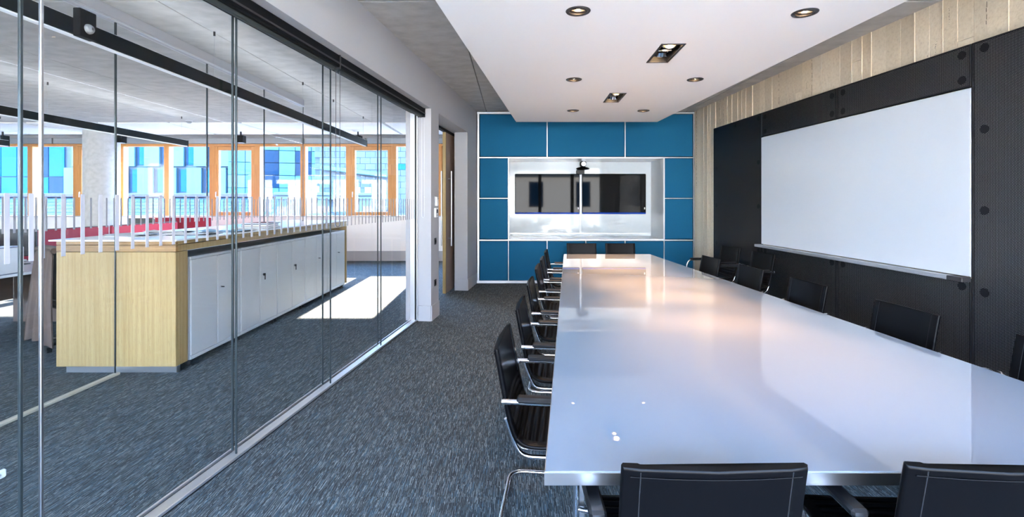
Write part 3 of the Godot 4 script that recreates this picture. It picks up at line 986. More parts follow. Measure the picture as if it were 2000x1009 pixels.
func sling_line(u0: float, u1: float, w: float, off: float, steps := 16) -> Array:
	var out := []
	for i in steps + 1:
		var s := sling_at(lerpf(u0, u1, float(i) / steps))
		var bow := -0.014 * (1.0 - pow(w / 0.243, 2.0))
		out.append(Vector3(s[0].x + s[1].x * (off + bow), s[0].y + s[1].y * (off + bow), w))
	return out

func make_chair(label: String, group: String) -> Node3D:
	var c := thing("cantilever_chair", label, "chair", Transform3D(), group)
	var L: Material = M["leather"]
	var back := put("backrest", sling_shape(0.0, 0.425, 0.235, 0.43, 66), L, c)
	for s in [-1, 1]:
		put("seam", MB.new().tube(sling_line(0.012, 0.42, s * 0.196, -0.0145), 0.0016, 5), M["stitch"], back)
		put("seam", MB.new().tube(sling_line(0.015, 0.235, s * 0.196, 0.0125), 0.0014, 5), M["stitch"], back)
	var hem := []
	for k in 13:
		hem.append(sling_line(0.03, 0.03, -0.222 + 0.444 * k / 12.0, -0.0148, 1)[0])
	put("hem", MB.new().tube(hem, 0.0022, 6), L, back)
	put("seat", sling_shape(0.43, 1.0, 0.46, 0.955, 78), L, c)
	# chrome tube: two arms, front uprights and a floor loop with the cross tube behind
	var a := 0.283
	var path := []
	for s in [1, -1]:
		var side := [Vector3(-0.262, 0.645, s * a), Vector3(0.235, 0.645, s * a), Vector3(0.285, 0.36, s * a), Vector3(0.25, 0.014, s * a), Vector3(-0.3, 0.014, s * a)]
		if s == 1:
			path = side
		else:
			side.reverse()
			path.append_array(side)
	put("frame", MB.new().tube(fillet(path, 0.085, 7), 0.0125, 10), M["chrome"], c)
	for s in [-1, 1]:
		put("seat_rail", MB.new().tube(fillet([Vector3(0.283, 0.372, s * a), Vector3(0.262, 0.372, s * 0.215), Vector3(-0.2, 0.366, s * 0.215), Vector3(-0.262, 0.54, s * 0.215)], 0.06, 6), 0.011, 8), M["chrome"], c)
		put("arm_link", MB.new().tube([Vector3(-0.258, 0.645, s * a), Vector3(-0.262, 0.632, s * 0.236)], 0.011, 8), M["chrome"], c)
		var arm := put("arm_pad", bx(Vector3(-0.005, 0.661, s * a), Vector3(0.395, 0.026, 0.05), 0.008), M["arm_pad"], c)
		put("arm_cap", MB.new().tube([Vector3(-0.272, 0.645, s * a), Vector3(-0.258, 0.645, s * a)], 0.0155, 12), M["chrome"], arm)
	return c

func chair_xf(bx_: float, bd: float, yaw: float) -> Transform3D:
	# given the middle of the top of the back
	var b := Basis(Vector3.UP, yaw)
	return Transform3D(b, Vector3(bx_, 0, -bd) + b * Vector3(0.305, 0, 0))

func build_chairs() -> void:
	var yl := -atan(0.1195)
	var yr := PI + 0.036
	var g := "black chairs at the conference table"
	var first := make_chair("black ribbed cantilever chair, nearest of the row along the left table edge", g)
	first.transform = chair_xf(-0.045, 2.44, yl)
	var lst := [
		[0.06, 3.245, yl, "second nearest black cantilever chair of the row along the left table edge"],
		[0.16, 4.13, yl, "third nearest black cantilever chair along the left table edge"],
		[0.273, 5.06, yl, "fourth nearest black cantilever chair along the left table edge"],
		[0.367, 5.78, yl, "black cantilever chair along the left table edge, second from the blue wall"],
		[0.473, 6.61, yl, "black cantilever chair along the left table edge, nearest the blue wall"],
		[1.135, 7.78, -PI / 2, "black chair at the far head of the table, left one before the blue wall"],
		[1.765, 7.78, -PI / 2, "black chair at the far head of the table, right one before the blue wall"],
		[2.443, 5.84, yr, "furthest black chair of the row along the right table edge"],
		[2.50, 4.985, yr, "second furthest black chair along the right table edge, before the wall chairs"],
		[2.536, 4.08, yr, "middle black chair of the row along the right table edge"],
		[2.558, 3.096, yr, "black chair along the right table edge, below the near half of the whiteboard"],
		[2.62, 2.22, yr, "black chair along the right table edge cut by the right picture edge"],
		[0.527, 1.24, PI / 2, "big black chair back in the foreground at the near head of the table"],
		[1.27, 1.235, PI / 2 - 0.05, "black chair at the near head of the table, in the bottom right corner"],
	]
	for k in lst:
		dup(first, chair_xf(k[0], k[1], k[2]), k[3])
	for k in [[3.30, 7.18, PI + 0.14, "spare black chair against the perforated wall, nearer the blue wall"], [3.365, 6.37, PI + 0.1, "spare black chair against the perforated wall, under the whiteboard's far corner"]]:
		var w := dup(first, chair_xf(k[0], k[1], k[2]), k[3])
		w.set_meta("group", "spare chairs by the perforated wall")

# ---------------------------------------------------------------- office
func build_cabinets() -> void:
	# oak surround: top, end panels, plinth
	var o := thing("oak_counter", "long oak-framed counter with a white top over the grey cabinets", "counter", at(-3.56, 0, 6.5))
	put("counter_top", bx(Vector3(0, 1.2, 0), Vector3(1.14, 0.014, 4.52), 0.002), M["white_laminate"], o)
	var fx := 0.535
	for e in [[0.035, 1.1755], [0.06, 1.127]]:
		put("fascia_board", bx(Vector3(0, e[1], 2.205), Vector3(1.075, e[0] - 0.003, 0.03), 0.001), M["oak_across"], o)
		put("fascia_board", bx(Vector3(fx - 0.01, e[1], 0), Vector3(0.03, e[0] - 0.003, 4.38), 0.001), M["oak"], o)
		put("fascia_board", bx(Vector3(-fx + 0.01, e[1], 0), Vector3(0.03, e[0] - 0.003, 4.38), 0.001), M["oak"], o)
	put("end_panel", bx(Vector3(-0.27, 0.58, 2.2), Vector3(0.535, 1.03, 0.04), 0.002), M["oak"], o)
	put("end_panel", bx(Vector3(0.27, 0.58, 2.2), Vector3(0.535, 1.03, 0.04), 0.002), M["oak"], o)
	put("end_post", bx(Vector3(0.50, 0.58, 2.12), Vector3(0.075, 1.03, 0.12), 0.002), M["oak"], o)
	put("end_panel", bx(Vector3(0, 0.58, -2.2), Vector3(1.07, 1.03, 0.04), 0.002), M["oak"], o)
	put("plinth", bx(Vector3(0.02, 0.033, 2.16), Vector3(1.0, 0.066, 0.05), 0.002), M["steel"], o)
	put("plinth", bx(Vector3(0.0, 0.033, -2.15), Vector3(1.0, 0.066, 0.05), 0.002), M["steel"], o)
	put("top_frame", bx(Vector3(0, 1.1, 0), Vector3(0.98, 0.02, 4.3)), M["black"], o)
	var says := ["nearest grey two-door steel cabinet, beside the oak end panel", "second grey steel cabinet of the row, black key in its lock", "middle grey steel cabinet of the row with black key", "fourth grey steel cabinet along the counter", "furthest grey steel cabinet, next to the sunlit carpet"]
	for k in 5:
		var d := 4.47 + 0.826 * (k + 0.5)
		var c := thing("steel_cabinet", says[k], "cabinet", at(-3.24, 0, d), "grey steel cabinets under the counter")
		put("carcass", bx(Vector3(0, 0.545, 0), Vector3(0.42, 0.97, 0.822), 0.003), M["cabinet_edge"], c)
		for s in [1, -1]:
			var dr := put("door", bx(Vector3(0.214, 0.55, s * 0.204), Vector3(0.016, 0.9, 0.395), 0.003), M["cabinet_grey"], c)
			if s == -1:
				put("lock", MB.new().lathe([[0.0, 0.014], [0.009, 0.013], [0.011, 0.0]], Transform3D(Basis(Vector3.FORWARD, PI / 2), Vector3(0.222, 0.67, -0.045)), 14), M["chrome"], dr)
				put("key", bx(Vector3(0.247, 0.668, -0.05), Vector3(0.03, 0.03 if k in [1, 2] else 0.012, 0.01), 0.003), M["black"], dr)
				if k in [1, 2]:
					put("key_fob", bx(Vector3(0.252, 0.63, -0.055), Vector3(0.006, 0.05, 0.022), 0.002), M["black"], dr)
		put("top_rail", bx(Vector3(0.214, 1.017, 0), Vector3(0.016, 0.026, 0.815), 0.003), M["cabinet_grey"], c)
		put("base_rail", bx(Vector3(0.214, 0.078, 0), Vector3(0.016, 0.034, 0.815), 0.003), M["cabinet_grey"], c)
		for s in [1, -1]:
			put("glide", MB.new().lathe([[0.018, 0.06], [0.018, 0.008], [0.024, 0.006], [0.024, 0.0]], Transform3D(Basis(), Vector3(0.17, 0, s * 0.37)), 12), M["black"], c)
	# what lies on the counter
	var sheets := [[-3.75, 4.75, 0.42, 0.3, "curling white sheet at the near end of the counter top"], [-3.3, 4.95, 0.42, 0.3, "white drawing sheet on the counter near the dark magazine edges"], [-3.25, 5.45, 0.5, 0.36, "pale open brochure lying flat on the counter"], [-3.8, 5.3, 0.42, 0.3, "white sheet behind the partition on the counter top"]]
	for k in 4:
		var q = sheets[k]
		var s := thing("paper_sheet", q[4], "paper", at(q[0], 1.207, q[1], rng.randf_range(-0.5, 0.5)), "loose papers on the counter")
		var rows := []
		for i in 7:
			var row := []
			for j in 9:
				var x: float = (j / 8.0 - 0.5) * q[2]
				var z: float = (0.5 - i / 6.0) * q[3]
				row.append(Vector3(x, 0.004 + 0.018 * pow(absf(x) / q[2] * 2.0, 2.5), z))
			rows.append(row)
		put("page", MB.new().grid(rows), M["paper"] if k != 2 else M["paper_blue"], s)
		put("page", bx(Vector3(0.01, 0.002, 0), Vector3(q[2] * 0.98, 0.004, q[3] * 0.98)), M["magazine_dark"] if k > 0 else M["paper"], s)
	var mags := [[0.5, 0.36, 0.012, "magazine_dark"], [0.48, 0.34, 0.008, "paper"], [0.42, 0.3, 0.03, "magazine_dark"], [0.4, 0.3, 0.008, "paper_blue"], [0.36, 0.28, 0.006, "magazine_red"]]
	var y := 1.207
	var ms := ["large dark magazine at the bottom of the pile on the counter", "white magazine second from the bottom of the pile on the counter", "thick dark box file in the middle of the pile on the counter", "pale blue brochure near the top of the pile on the counter", "thin dark red booklet topping the pile on the counter"]
	for k in 5:
		var q = mags[k]
		var m := thing("magazine", ms[k], "magazine", at(-3.28, y, 6.15 + 0.03 * k, rng.randf_range(-0.15, 0.15)), "magazines piled on the counter")
		put("cover", bx(Vector3(0, q[2] / 2, 0), Vector3(q[1], q[2], q[0]), 0.001), M[q[3]], m)
		put("pages", bx(Vector3(0.002, q[2] / 2, 0.002), Vector3(q[1] - 0.002, q[2] * 0.6, q[0] - 0.002)), M["paper"], m)
		y += q[2] + 0.0005

func build_pendants() -> void:
	var says := ["long black linear pendant lamp over the corridor, nearest the glass wall", "second long black linear pendant lamp, over the office desks", "third black linear pendant lamp at the far left"]
	for k in 3:
		var x := -3.0 - 3.66 * k
		var d1 := 9.75
		var d0 := 1.2
		var o := thing("linear_pendant", says[k], "pendant lamp", at(x, 2.67, (d0 + d1) / 2), "linear pendants in the office")
		var w := 0.07
		put("body", bx(Vector3(0, 0.068, 0), Vector3(w, 0.11, d1 - d0), 0.003), M["dark_metal"], o)
		put("diffuser", bx(Vector3(0, 0.008, 0), Vector3(w - 0.03, 0.012, d1 - d0 - 0.01), 0.002), M["diffuser"], o)
		for s in [-1, 1]:
			put("end_plate", bx(Vector3(0, 0.062, s * (d1 - d0) / 2), Vector3(w + 0.004, 0.124, 0.006), 0.001), M["black"], o)
		for d in [9.6, 8.0, 6.83, 4.8, 2.2]:
			var z: float = (d0 + d1) / 2 - d
			var wire := put("suspension_wire", MB.new().tube([Vector3(0, 0.12, z), Vector3(0, 0.59, z)], 0.0015, 5), M["steel"], o)
			put("anchor", MB.new().lathe([[0.0, 0.545], [0.01, 0.545], [0.01, 0.588], [0.0, 0.588]], Transform3D(Basis(), Vector3(0, 0, z)), 10), M["ring_grey"], wire)
		var area := AreaLight3D.new()
		area.name = "tube_light"
		area.area_size = Vector2(0.02, d1 - d0)
		area.light_color = Color8(232, 242, 255)
		area.light_energy = PENDANT
		area.area_range = 12.0
		area.area_attenuation = 2.0
		area.shadow_enabled = true
		o.add_child(area)
		area.position = Vector3(0, -0.004, 0)
		area.rotation.x = -PI / 2
		# added upward light and glow strip, unseen, to brighten the concrete ceiling
		put("added_upper_glow", bx(Vector3(0, 0.125, 0), Vector3(w - 0.02, 0.006, d1 - d0 - 0.02), 0.001), M["diffuser"], o)
		var wash: AreaLight3D = area.duplicate()
		wash.name = "added_ceiling_light"
		wash.light_energy = ADDED_WASH
		o.add_child(wash)
		wash.position = Vector3(0, 0.132, 0)
		wash.rotation.x = PI / 2
		if k == 0:
			var s := thing("motion_sensor", "black box motion sensor with a clear dome on the nearest pendant lamp", "sensor", at(-2.952, 2.735, 3.28))
			put("housing", bx(Vector3(0.01, 0.03, 0), Vector3(0.05, 0.19, 0.13), 0.004), M["dark_metal"], s)
			put("dome", MB.new().lathe([[0.034, 0.0], [0.032, 0.012], [0.024, 0.024], [0.012, 0.031], [0.0, 0.033]], Transform3D(Basis(Vector3.FORWARD, PI / 2), Vector3(0.035, 0.0, 0)), 20), M["cabinet_edge"], s)
	# black cube spots below the ceiling by the windows
	var ps := ["black cube spotlight by the far left window", "black cube spotlight left of the concrete column", "black cube spotlight above the middle opening window", "black cube spotlight near the end of the nearest pendant lamp"]
	for k in 4:
		var x: float = [-12.3, -9.45, -6.55, -3.72][k]
		var o := thing("cube_spotlight", ps[k], "spotlight", at(x, 3.05, 11.5), "cube spotlights by the windows")
		put("body", bx(Vector3(0, 0.0, 0), Vector3(0.17, 0.17, 0.17), 0.006), M["dark_metal"], o)
		put("neck", MB.new().tube([Vector3(0, 0.085, 0), Vector3(0, 0.185, 0)], 0.02, 10), M["black"], o)
		put("lens", bx(Vector3(0, -0.088, 0), Vector3(0.12, 0.008, 0.12), 0.002), M["device_white"], o)
	var s := thing("smoke_detector", "small white smoke detector on the concrete ceiling before the bright strip", "smoke detector", at(-6.85, 3.258, 10.1))
	put("base", MB.new().lathe([[0.0, -0.012], [0.065, -0.012], [0.07, 0.0]], Transform3D(), 24), M["device_white"], s)
	put("head", MB.new().lathe([[0.0, -0.055], [0.03, -0.053], [0.045, -0.04], [0.05, -0.012]], Transform3D(), 24), M["cabinet_edge"], s)

func build_column() -> void:
	var c := thing("concrete_column", "round bare concrete column before the office windows", "column", at(-9.82, 0, 11.4))
	var rows := []
	for i in 13:
		var ring := []
		for j in 40:
			var a := -TAU * j / 40
			ring.append(Vector3(cos(a) * 0.35, 3.25 * i / 12.0, sin(a) * 0.35))
		rows.append(ring)
	put("shaft", MB.new().grid(rows, true), M["column_concrete"], c)
	put("floor_collar", MB.new().lathe([[0.35, 0.02], [0.365, 0.018], [0.365, 0.0]], Transform3D(), 40), M["aluminium"], c)

func build_desks() -> void:
	var xs := -6.6
	for k in 3:
		var d := 5.4 + 1.6 * k + 0.0
		var says: String = ["nearest white office desk, seen through the glass at far left", "second white office desk behind the counter", "furthest white office desk by the windows"][k]
		var t := thing("office_desk", says, "desk", at(-5.98, 0, d), "desks in the open office")
		put("desk_top", bx(Vector3(0, 0.735, 0), Vector3(0.98, 0.03, 1.56), 0.003), M["white_laminate"], t)
		put("side_panel", bx(Vector3(0, 0.36, 0.76), Vector3(0.92, 0.72, 0.03), 0.002), M["desk_brown"], t)
		put("side_panel", bx(Vector3(0, 0.36, -0.76), Vector3(0.92, 0.72, 0.03), 0.002), M["desk_brown"], t)
		put("modesty_panel", bx(Vector3(-0.45, 0.5, 0), Vector3(0.02, 0.4, 1.46), 0.002), M["desk_brown"], t)
		var sc := thing("desk_screen", "magenta fabric desk divider, %s one of the row" % ["nearest", "middle", "furthest"][k], "desk screen", at(xs, 0.75, d), "magenta dividers behind the desks")
		put("panel", bx(Vector3(0, 0.2, 0), Vector3(0.04, 0.4, 1.56), 0.012), M["magenta"], sc)
		put("top_trim", bx(Vector3(0, 0.403, 0), Vector3(0.03, 0.01, 1.54), 0.002), M["charcoal"], sc)
		for s in [-1, 1]:
			put("clamp", bx(Vector3(0.03, 0.01, s * 0.6), Vector3(0.05, 0.02, 0.05), 0.003), M["steel"], sc)
	var sc := thing("desk_screen", "pink fabric desk divider turned across, near the dark monitor by the windows", "desk screen", at(-7.4, 0.75, 10.6), "magenta dividers behind the desks")
	put("panel", bx(Vector3(0, 0.22, 0), Vector3(1.4, 0.44, 0.04), 0.012), M["magenta"], sc)
	put("stand", bx(Vector3(-0.5, -0.37, 0), Vector3(0.05, 0.76, 0.3), 0.003), M["steel"], sc)
	put("stand", bx(Vector3(0.5, -0.37, 0), Vector3(0.05, 0.76, 0.3), 0.003), M["steel"], sc)
	var mons := [[-6.27, 0.75, 6.0, 0.1, "large dark monitor back before the magenta divider at far left"], [-7.7, 0.75, 9.9, 0.05, "dark monitor back beyond the counter, by the pink divider"]]
	for q in mons:
		var m := thing("monitor", q[4], "monitor", at(q[0], q[1], q[2], q[3]), "monitors on the office desks")
		put("casing", bx(Vector3(0, 0.28, 0), Vector3(0.52, 0.34, 0.035), 0.01), M["charcoal"], m)
		put("screen", bx(Vector3(0, 0.285, -0.019), Vector3(0.49, 0.3, 0.003)), M["black_gloss"], m)
		put("neck", bx(Vector3(0, 0.1, 0.01), Vector3(0.06, 0.2, 0.03), 0.005), M["charcoal"], m)
		put("stand_base", bx(Vector3(0, 0.006, 0.0), Vector3(0.24, 0.012, 0.17), 0.004), M["charcoal"], m)
	var t2 := thing("office_desk", "white desk under the dark monitor by the windows", "desk", at(-7.9, 0, 9.9), "desks in the open office")
	put("desk_top", bx(Vector3(0, 0.735, 0), Vector3(1.0, 0.03, 0.9), 0.003), M["white_laminate"], t2)
	for s in [-1, 1]:
		put("side_panel", bx(Vector3(s * 0.47, 0.36, 0), Vector3(0.03, 0.72, 0.8), 0.002), M["desk_brown"], t2)
	var pc := thing("computer_tower", "grey-blue computer box with a blue label on the nearest office desk", "computer", at(-5.6, 0.75, 5.2, 0.12))
	put("casing", bx(Vector3(0, 0.15, 0), Vector3(0.2, 0.3, 0.34), 0.012), M["silver_blue"], pc)
	put("side_cover", bx(Vector3(0.105, 0.15, 0), Vector3(0.012, 0.28, 0.33), 0.004), M["device_white"], pc)
	put("label", bx(Vector3(-0.02, 0.255, 0.171), Vector3(0.09, 0.045, 0.002)), M["paper_blue"], pc)
	var ch := thing("office_chair", "office swivel chair draped with a brown coat beside the oak counter", "chair", at(-4.68, 0, 5.15, -0.5))
	put("seat", bx(Vector3(0, 0.47, 0), Vector3(0.48, 0.08, 0.46), 0.03), M["charcoal"], ch)
	put("backrest", bx(Vector3(0, 0.78, 0.22), Vector3(0.42, 0.5, 0.05), 0.02), M["charcoal"], ch)
	put("gas_lift", MB.new().tube([Vector3(0, 0.1, 0), Vector3(0, 0.44, 0)], 0.025, 12), M["chrome"], ch)
	for k in 5:
		var a := TAU * k / 5
		var leg := put("base_arm", MB.new().tube([Vector3(0, 0.11, 0), Vector3(cos(a) * 0.29, 0.075, sin(a) * 0.29)], 0.02, 8), M["black"], ch)
		put("castor", MB.new().lathe([[0.0, -0.02], [0.028, -0.02], [0.03, 0.0], [0.028, 0.02], [0.0, 0.02]], Transform3D(Basis(Vector3.RIGHT, PI / 2), Vector3(cos(a) * 0.29, 0.03, sin(a) * 0.29)), 12), M["black"], leg)
	# the coat hangs over the back in folds
	var coat := thing("coat", "brown coat hung over the office chair beside the oak counter", "coat", at(-4.68, 0, 5.15, -0.5))
	var rows := []
	for i in 22:
		var f := i / 21.0
		var row := []
		for j in 29:
			var u := j / 28.0 - 0.5
			var y := 1.06 - 0.92 * f - 0.05 * pow(absf(u) * 2, 3)
			var wide := lerpf(0.44, 0.62, f)
			var fold := 0.03 * sin(u * 21.0 + 0.6) * f + 0.015 * sin(u * 43.0) * f
			row.append(Vector3(u * wide, y, 0.29 + 0.05 * sin(f * PI * 0.5) + fold))
		rows.push_front(row)
	var inner := []
	for r in rows:
		var q := []
		for p in r:
			q.append(p - Vector3(0, 0, 0.012))
		inner.append(q)
	var cm := MB.new().grid(rows)
	cm.grid(inner, false, true)
	for i in rows.size() - 1:
		for e in [0, 28]:
			cm.quad(rows[i][e], rows[i + 1][e], inner[i + 1][e], inner[i][e])
	var body := put("coat_body", cm, M["coat"], coat)
	put("collar", MB.new().tube([Vector3(-0.21, 1.05, 0.27), Vector3(-0.1, 1.065, 0.24), Vector3(0.1, 1.065, 0.24), Vector3(0.21, 1.05, 0.27)], 0.03, 8), M["coat"], body)

# ---------------------------------------------------------------- the far windows
func build_facade() -> void:
	var z := 12.4
	var w := struct("wall_far", "white sill wall and head under the row of timber windows", "wall", at(0, 0, z))
	put("sill_wall", bx(Vector3(-8.3, 0.58, -0.1), Vector3(14.6, 1.16, 0.2)), M["ceiling_paint"], w)
	put("skirting", bx(Vector3(-8.3, 0.13, 0.01), Vector3(14.6, 0.26, 0.03), 0.004), M["white_paint"], w)
	put("lintel", bx(Vector3(-8.3, 3.18, -0.12), Vector3(14.6, 0.3, 0.24)), M["white_paint"], w)
	put("sill", bx(Vector3(-8.3, 1.165, 0.03), Vector3(14.6, 0.024, 0.14), 0.004), M["white_paint"], w)
	put("head_board", bx(Vector3(-8.3, 3.005, 0.0), Vector3(14.6, 0.06, 0.17), 0.004), M["timber_across"], w)
	put("solid_panel", bx(Vector3(-1.4, 2.08, -0.05), Vector3(1.2, 1.85, 0.16)), M["timber"], w)
	for k in 4:
		put("panel_batten", bx(Vector3(-1.9 + 0.16 * k, 2.08, 0.035), Vector3(0.146, 1.8, 0.02), 0.004), M["timber"], w)
	for k in 9:
		var x := -15.1 + 1.62 * k
		var b := put("blind_housing", bx(Vector3(x + 0.8, 3.115, 0.06), Vector3(1.58, 0.15, 0.1), 0.008), M["blind_grey"], w)
		put("blind_bar", bx(Vector3(x + 0.8, 3.05, 0.08), Vector3(1.54, 0.02, 0.03), 0.003), M["aluminium"], b)
	# lights from right to left: centres of the mullions, 1.177 m apart; every third light opens
	for k in 12:
		var xr := -1.88 - 1.177 * k
		var xl := xr - 1.177
		var opening: bool = k % 3 == 1
		var win := struct("window_%d" % (k + 1), ("timber opening window with a white handle" if opening else "fixed timber-framed window light") + ", number %d counted from the doorway" % (k + 1), "window", at((xl + xr) / 2, 0, z))
		put("mullion", bx(Vector3(0.5885, 2.075, 0.0), Vector3(0.13, 1.81, 0.17), 0.004), M["timber"], win)
		put("seal", bx(Vector3(0.515, 2.075, -0.04), Vector3(0.018, 1.8, 0.05)), M["black"], win)
		if opening:
			for s in [-1, 1]:
				put("sash_stile", bx(Vector3(s * 0.478, 2.075, 0.045), Vector3(0.1, 1.79, 0.08), 0.006), M["timber"], win)
				put("sash_rail", bx(Vector3(0, 2.075 + s * 0.845, 0.045), Vector3(0.86, 0.1, 0.08), 0.006), M["timber_across"], win)
			put("bead", bx(Vector3(-0.42, 2.075, 0.03), Vector3(0.012, 1.58, 0.06)), M["aluminium"], win)
			put("pane", MB.new().quad(Vector3(-0.43, 1.27, 0.0), Vector3(0.43, 1.27, 0.0), Vector3(0.43, 2.88, 0.0), Vector3(-0.43, 2.88, 0.0)), M["window_glass"], win)
			var h := put("handle", bx(Vector3(-0.478, 1.72, 0.1), Vector3(0.026, 0.13, 0.018), 0.005), M["device_white"], win)
			put("rose", bx(Vector3(-0.478, 1.77, 0.088), Vector3(0.03, 0.06, 0.012), 0.003), M["device_white"], h)
		else:
			put("pane", MB.new().quad(Vector3(-0.53, 1.175, 0.0), Vector3(0.53, 1.175, 0.0), Vector3(0.53, 2.98, 0.0), Vector3(-0.53, 2.98, 0.0)), M["window_glass"], win)

# ---------------------------------------------------------------- outside
func build_outside() -> void:
	var st := struct("ground", "grey street far below the windows", "ground", at(-10, -14, 30))
	put("street_surface", bx(Vector3(0, -0.1, 0), Vector3(160, 0.2, 160)), M["street"], st)
	# the office block across the street
	var a := thing("office_block", "modern office block of pale staggered panels and blue glass across the street", "building", at(-33, -14, 45))
	put("frame", bx(Vector3(0, 12.0, -6), Vector3(44, 24.0, 12)), M["clad_dark"], a)
	for r in 5:
		var y0 := 11.2 + 2.55 * r
		var off := 0.0 if r % 2 == 0 else 0.62
		for k in 17:
			var x := -17.6 + off + 2.3 * k
			if x > 15.5:
				continue
			if x < -9.0 and x > -16.5 and r > 1:
				continue
			var w := rng.randf_range(1.15, 1.5)
			put("cladding_panel", bx(Vector3(x, y0 + 1.2, 0.16), Vector3(w, 2.42, 0.2), 0.02), M["clad_pale"], a)
			put("window_glass", bx(Vector3(x + w / 2 + 0.62, y0 + 1.2, 0.02), Vector3(0.62, 2.1, 0.08), 0.01), M["far_glass"], a)
			put("window_glass", bx(Vector3(x + w / 2 + 0.2, y0 + 1.2, 0.02), Vector3(0.2, 2.1, 0.06), 0.01), M["far_glass_dark"], a)
	# curtain wall bay at the left
	for k in 5:
		for r in 3:
			put("curtain_pane", bx(Vector3(-15.9 + 1.5 * k, 16.4 + 2.9 * r, 0.1), Vector3(1.42, 2.82, 0.1), 0.01), M["far_glass_dark"] if (k + r) % 4 == 0 else M["far_glass"], a)
	# a turned wing clad in teal panels
	var b := thing("teal_wing", "teal panelled wing of offices at an angle behind the white chimney", "building", at(-17.2, -14, 38, 0.32))
	put("frame", bx(Vector3(0, 12, -1.9), Vector3(9.5, 24.0, 3.6)), M["clad_dark"], b)
	for r in 12:
		for k in 8:
			var u := rng.randf()
			var m: String = "clad_teal" if u < 0.55 else ("far_glass_dark" if u < 0.75 else "clad_pale")
			put("wing_panel", bx(Vector3(-4.2 + 1.18 * k, 12.2 + 0.98 * r, 0.06 + 0.04 * rng.randf()), Vector3(1.14, 0.94, 0.1), 0.01), M[m], b)
	# tiled stone house at the right
	var c := thing("stone_building", "pale grey stone-tiled building behind the right-hand window", "building", at(-9.6, -14, 33))
	put("core", bx(Vector3(1.2, 12, -1.2), Vector3(10.5, 24, 2.4)), M["clad_dark"], c)
	for r in 17:
		for k in 15:
			var m: String = ["stone_grey", "stone_grey_light", "stone_grey"][rng.randi_range(0, 2)]
			if r == 12 and k in [8]:
				m = "far_glass"
			put("stone_tile", bx(Vector3(-3.7 + 0.7 * k + (0.35 if r % 2 else 0.0), 12.9 + 0.42 * r, 0.04 + 0.02 * rng.randf()), Vector3(0.685, 0.405, 0.08), 0.008), M[m], c)
	put("gable_coping", MB.new().box(Vector3(-1.5, 15.6, 0.4), Vector3(5.2, 0.35, 0.6), 0.05, Basis(Vector3.BACK, -0.2)), M["stone_pale"], c)
	put("gable_coping", MB.new().box(Vector3(-1.2, 17.6, 0.3), Vector3(4.6, 0.3, 0.5), 0.05, Basis(Vector3.BACK, -0.12)), M["clad_pale"], c)
	# slate roof below the windows
	var d := thing("slate_roof", "blue slate roof with a lilac ridge just below the far windows", "roof", at(-22.4, 0.78, 22))
	var n := Vector3(0, 0.84, 0.54).normalized()
	var up := Vector3(0, 0.54, -0.84).normalized()
	put("roof_deck", MB.new().box(up * -0.6 - n * 0.12, Vector3(24, 0.16, 5.2), 0.0, Basis(Vector3.RIGHT, asin(0.54))), M["clad_dark"], d)
	var sl := MB.new()
	var sm := MB.new()
	for r in 16:
		for k in 60:
			var p := up * (-3.0 + 0.3 * r) + n * (0.01 + 0.004 * rng.randf()) + Vector3(-11.8 + 0.4 * k + (0.2 if r % 2 else 0.0), 0, 0)
			(sl if rng.randf() < 0.6 else sm).box(p, Vector3(0.385, 0.03, 0.34), 0.0, Basis(Vector3.RIGHT, asin(0.54) - 0.05))
	put("slates", sl, M["slate"], d).set_meta("kind", "stuff")
	put("slates", sm, M["slate_light"], d).set_meta("kind", "stuff")
	put("ridge", bx(up * 1.9 + n * 0.05, Vector3(24, 0.2, 0.36), 0.04), M["ridge"], d)
	put("house_wall", bx(Vector3(0, -8, -1.6), Vector3(24, 13, 1.0)), M["stone_grey"], d)
	# chimneys
	var says := ["broad pale stone chimney block with a cap beyond the fifth window", "second pale chimney with red pots, right of the broad one"]
	for k in 2:
		var ch := thing("chimney", says[k], "chimney", at([-8.75, -7.0][k], -0.8, [20.0, 21.5][k]), "pale chimneys before the windows")
		var wd: float = [1.75, 1.5][k]
		put("stack", bx(Vector3(0, 0.5, 0), Vector3(wd, 4.2, 0.9), 0.02), M["stone_pale"], ch)
		put("cap", bx(Vector3(0, 2.66, 0), Vector3(wd + 0.24, 0.14, 1.14), 0.03), M["stone_pale"], ch)
		put("cornice", bx(Vector3(0, 2.5, 0), Vector3(wd + 0.12, 0.16, 1.02), 0.03), M["stone_pale"], ch)
		for j in 3:
			put("pot", MB.new().lathe([[0.15, 2.72], [0.13, 2.8], [0.14, 2.98], [0.1, 2.98], [0.1, 2.8]], Transform3D(Basis(), Vector3((j - 1) * 0.5, 0, 0)), 14), M["brick_red"], ch)

	# what the sun shines on behind the camera, mirrored in the screens
	var e := thing("sandstone_terrace", "sunlit sandstone terrace behind the camera, seen only mirrored in the dark screens", "building", Transform3D(Basis(Vector3.UP, PI), Vector3(0, -14, 24)))
	put("front_wall", bx(Vector3(0, 10, -3), Vector3(60, 20, 6)), M["sand_stone"], e)
	put("roof_slope", MB.new().prism([[-30, 0.2], [30, 0.2], [30, 6], [-30, 6]], 20.0, 20.5), M["slate"], e)
	for r in 4:
		put("string_course", bx(Vector3(0, 6.0 + 4.0 * r, 0.1), Vector3(60, 0.3, 0.3), 0.03), M["stone_pale"], e)
		for k in 14:
			put("window", bx(Vector3(-28 + 4.3 * k, 8.2 + 4.0 * r, 0.02), Vector3(1.3, 2.3, 0.1), 0.02), M["far_glass_dark"], e)
	for k in 4:
		put("chimney_stack", bx(Vector3(-22 + 14.5 * k, 22, -3), Vector3(2.4, 4, 1.0), 0.05), M["brick_red"], e)

const LAMP := 1.1
const TRIPLE := 7.0
const ADDED_WASH := 0.9  # strength of the added up-light that lifts the office ceiling
const PENDANT := 0.8

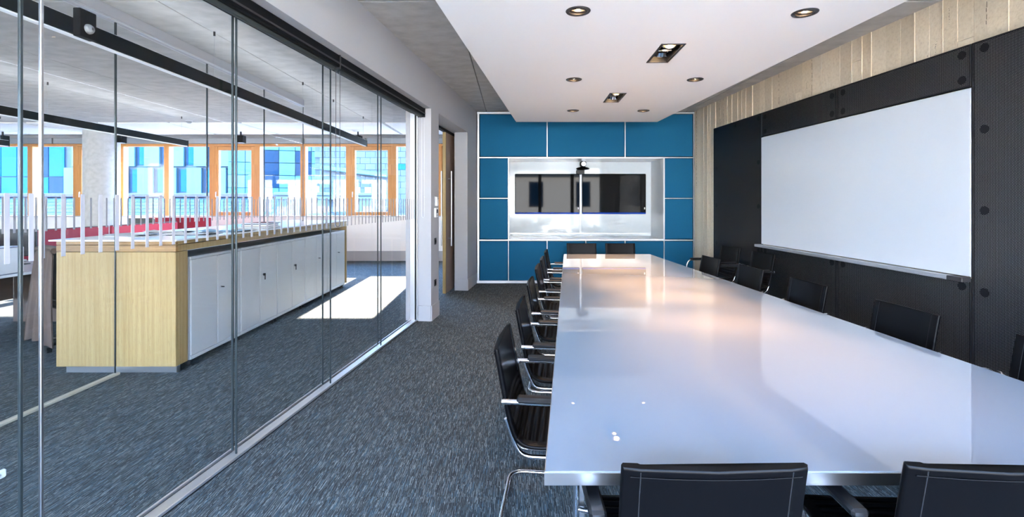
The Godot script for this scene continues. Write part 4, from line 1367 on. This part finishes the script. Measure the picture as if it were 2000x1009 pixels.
func _ready() -> void:
	rng.seed = 7
	camera_and_light()
	make_materials()
	build_floor()
	build_ceiling()
	build_left_wall()
	build_right_wall()
	build_shell()
	build_blue_wall()
	build_facade()
	build_raft()
	build_table()
	build_glass_walls()
	build_door()
	build_cabinets()
	build_mesh_panels()
	build_pendants()
	build_column()
	build_chairs()
	build_desks()
	build_wall_devices()
	build_outside()
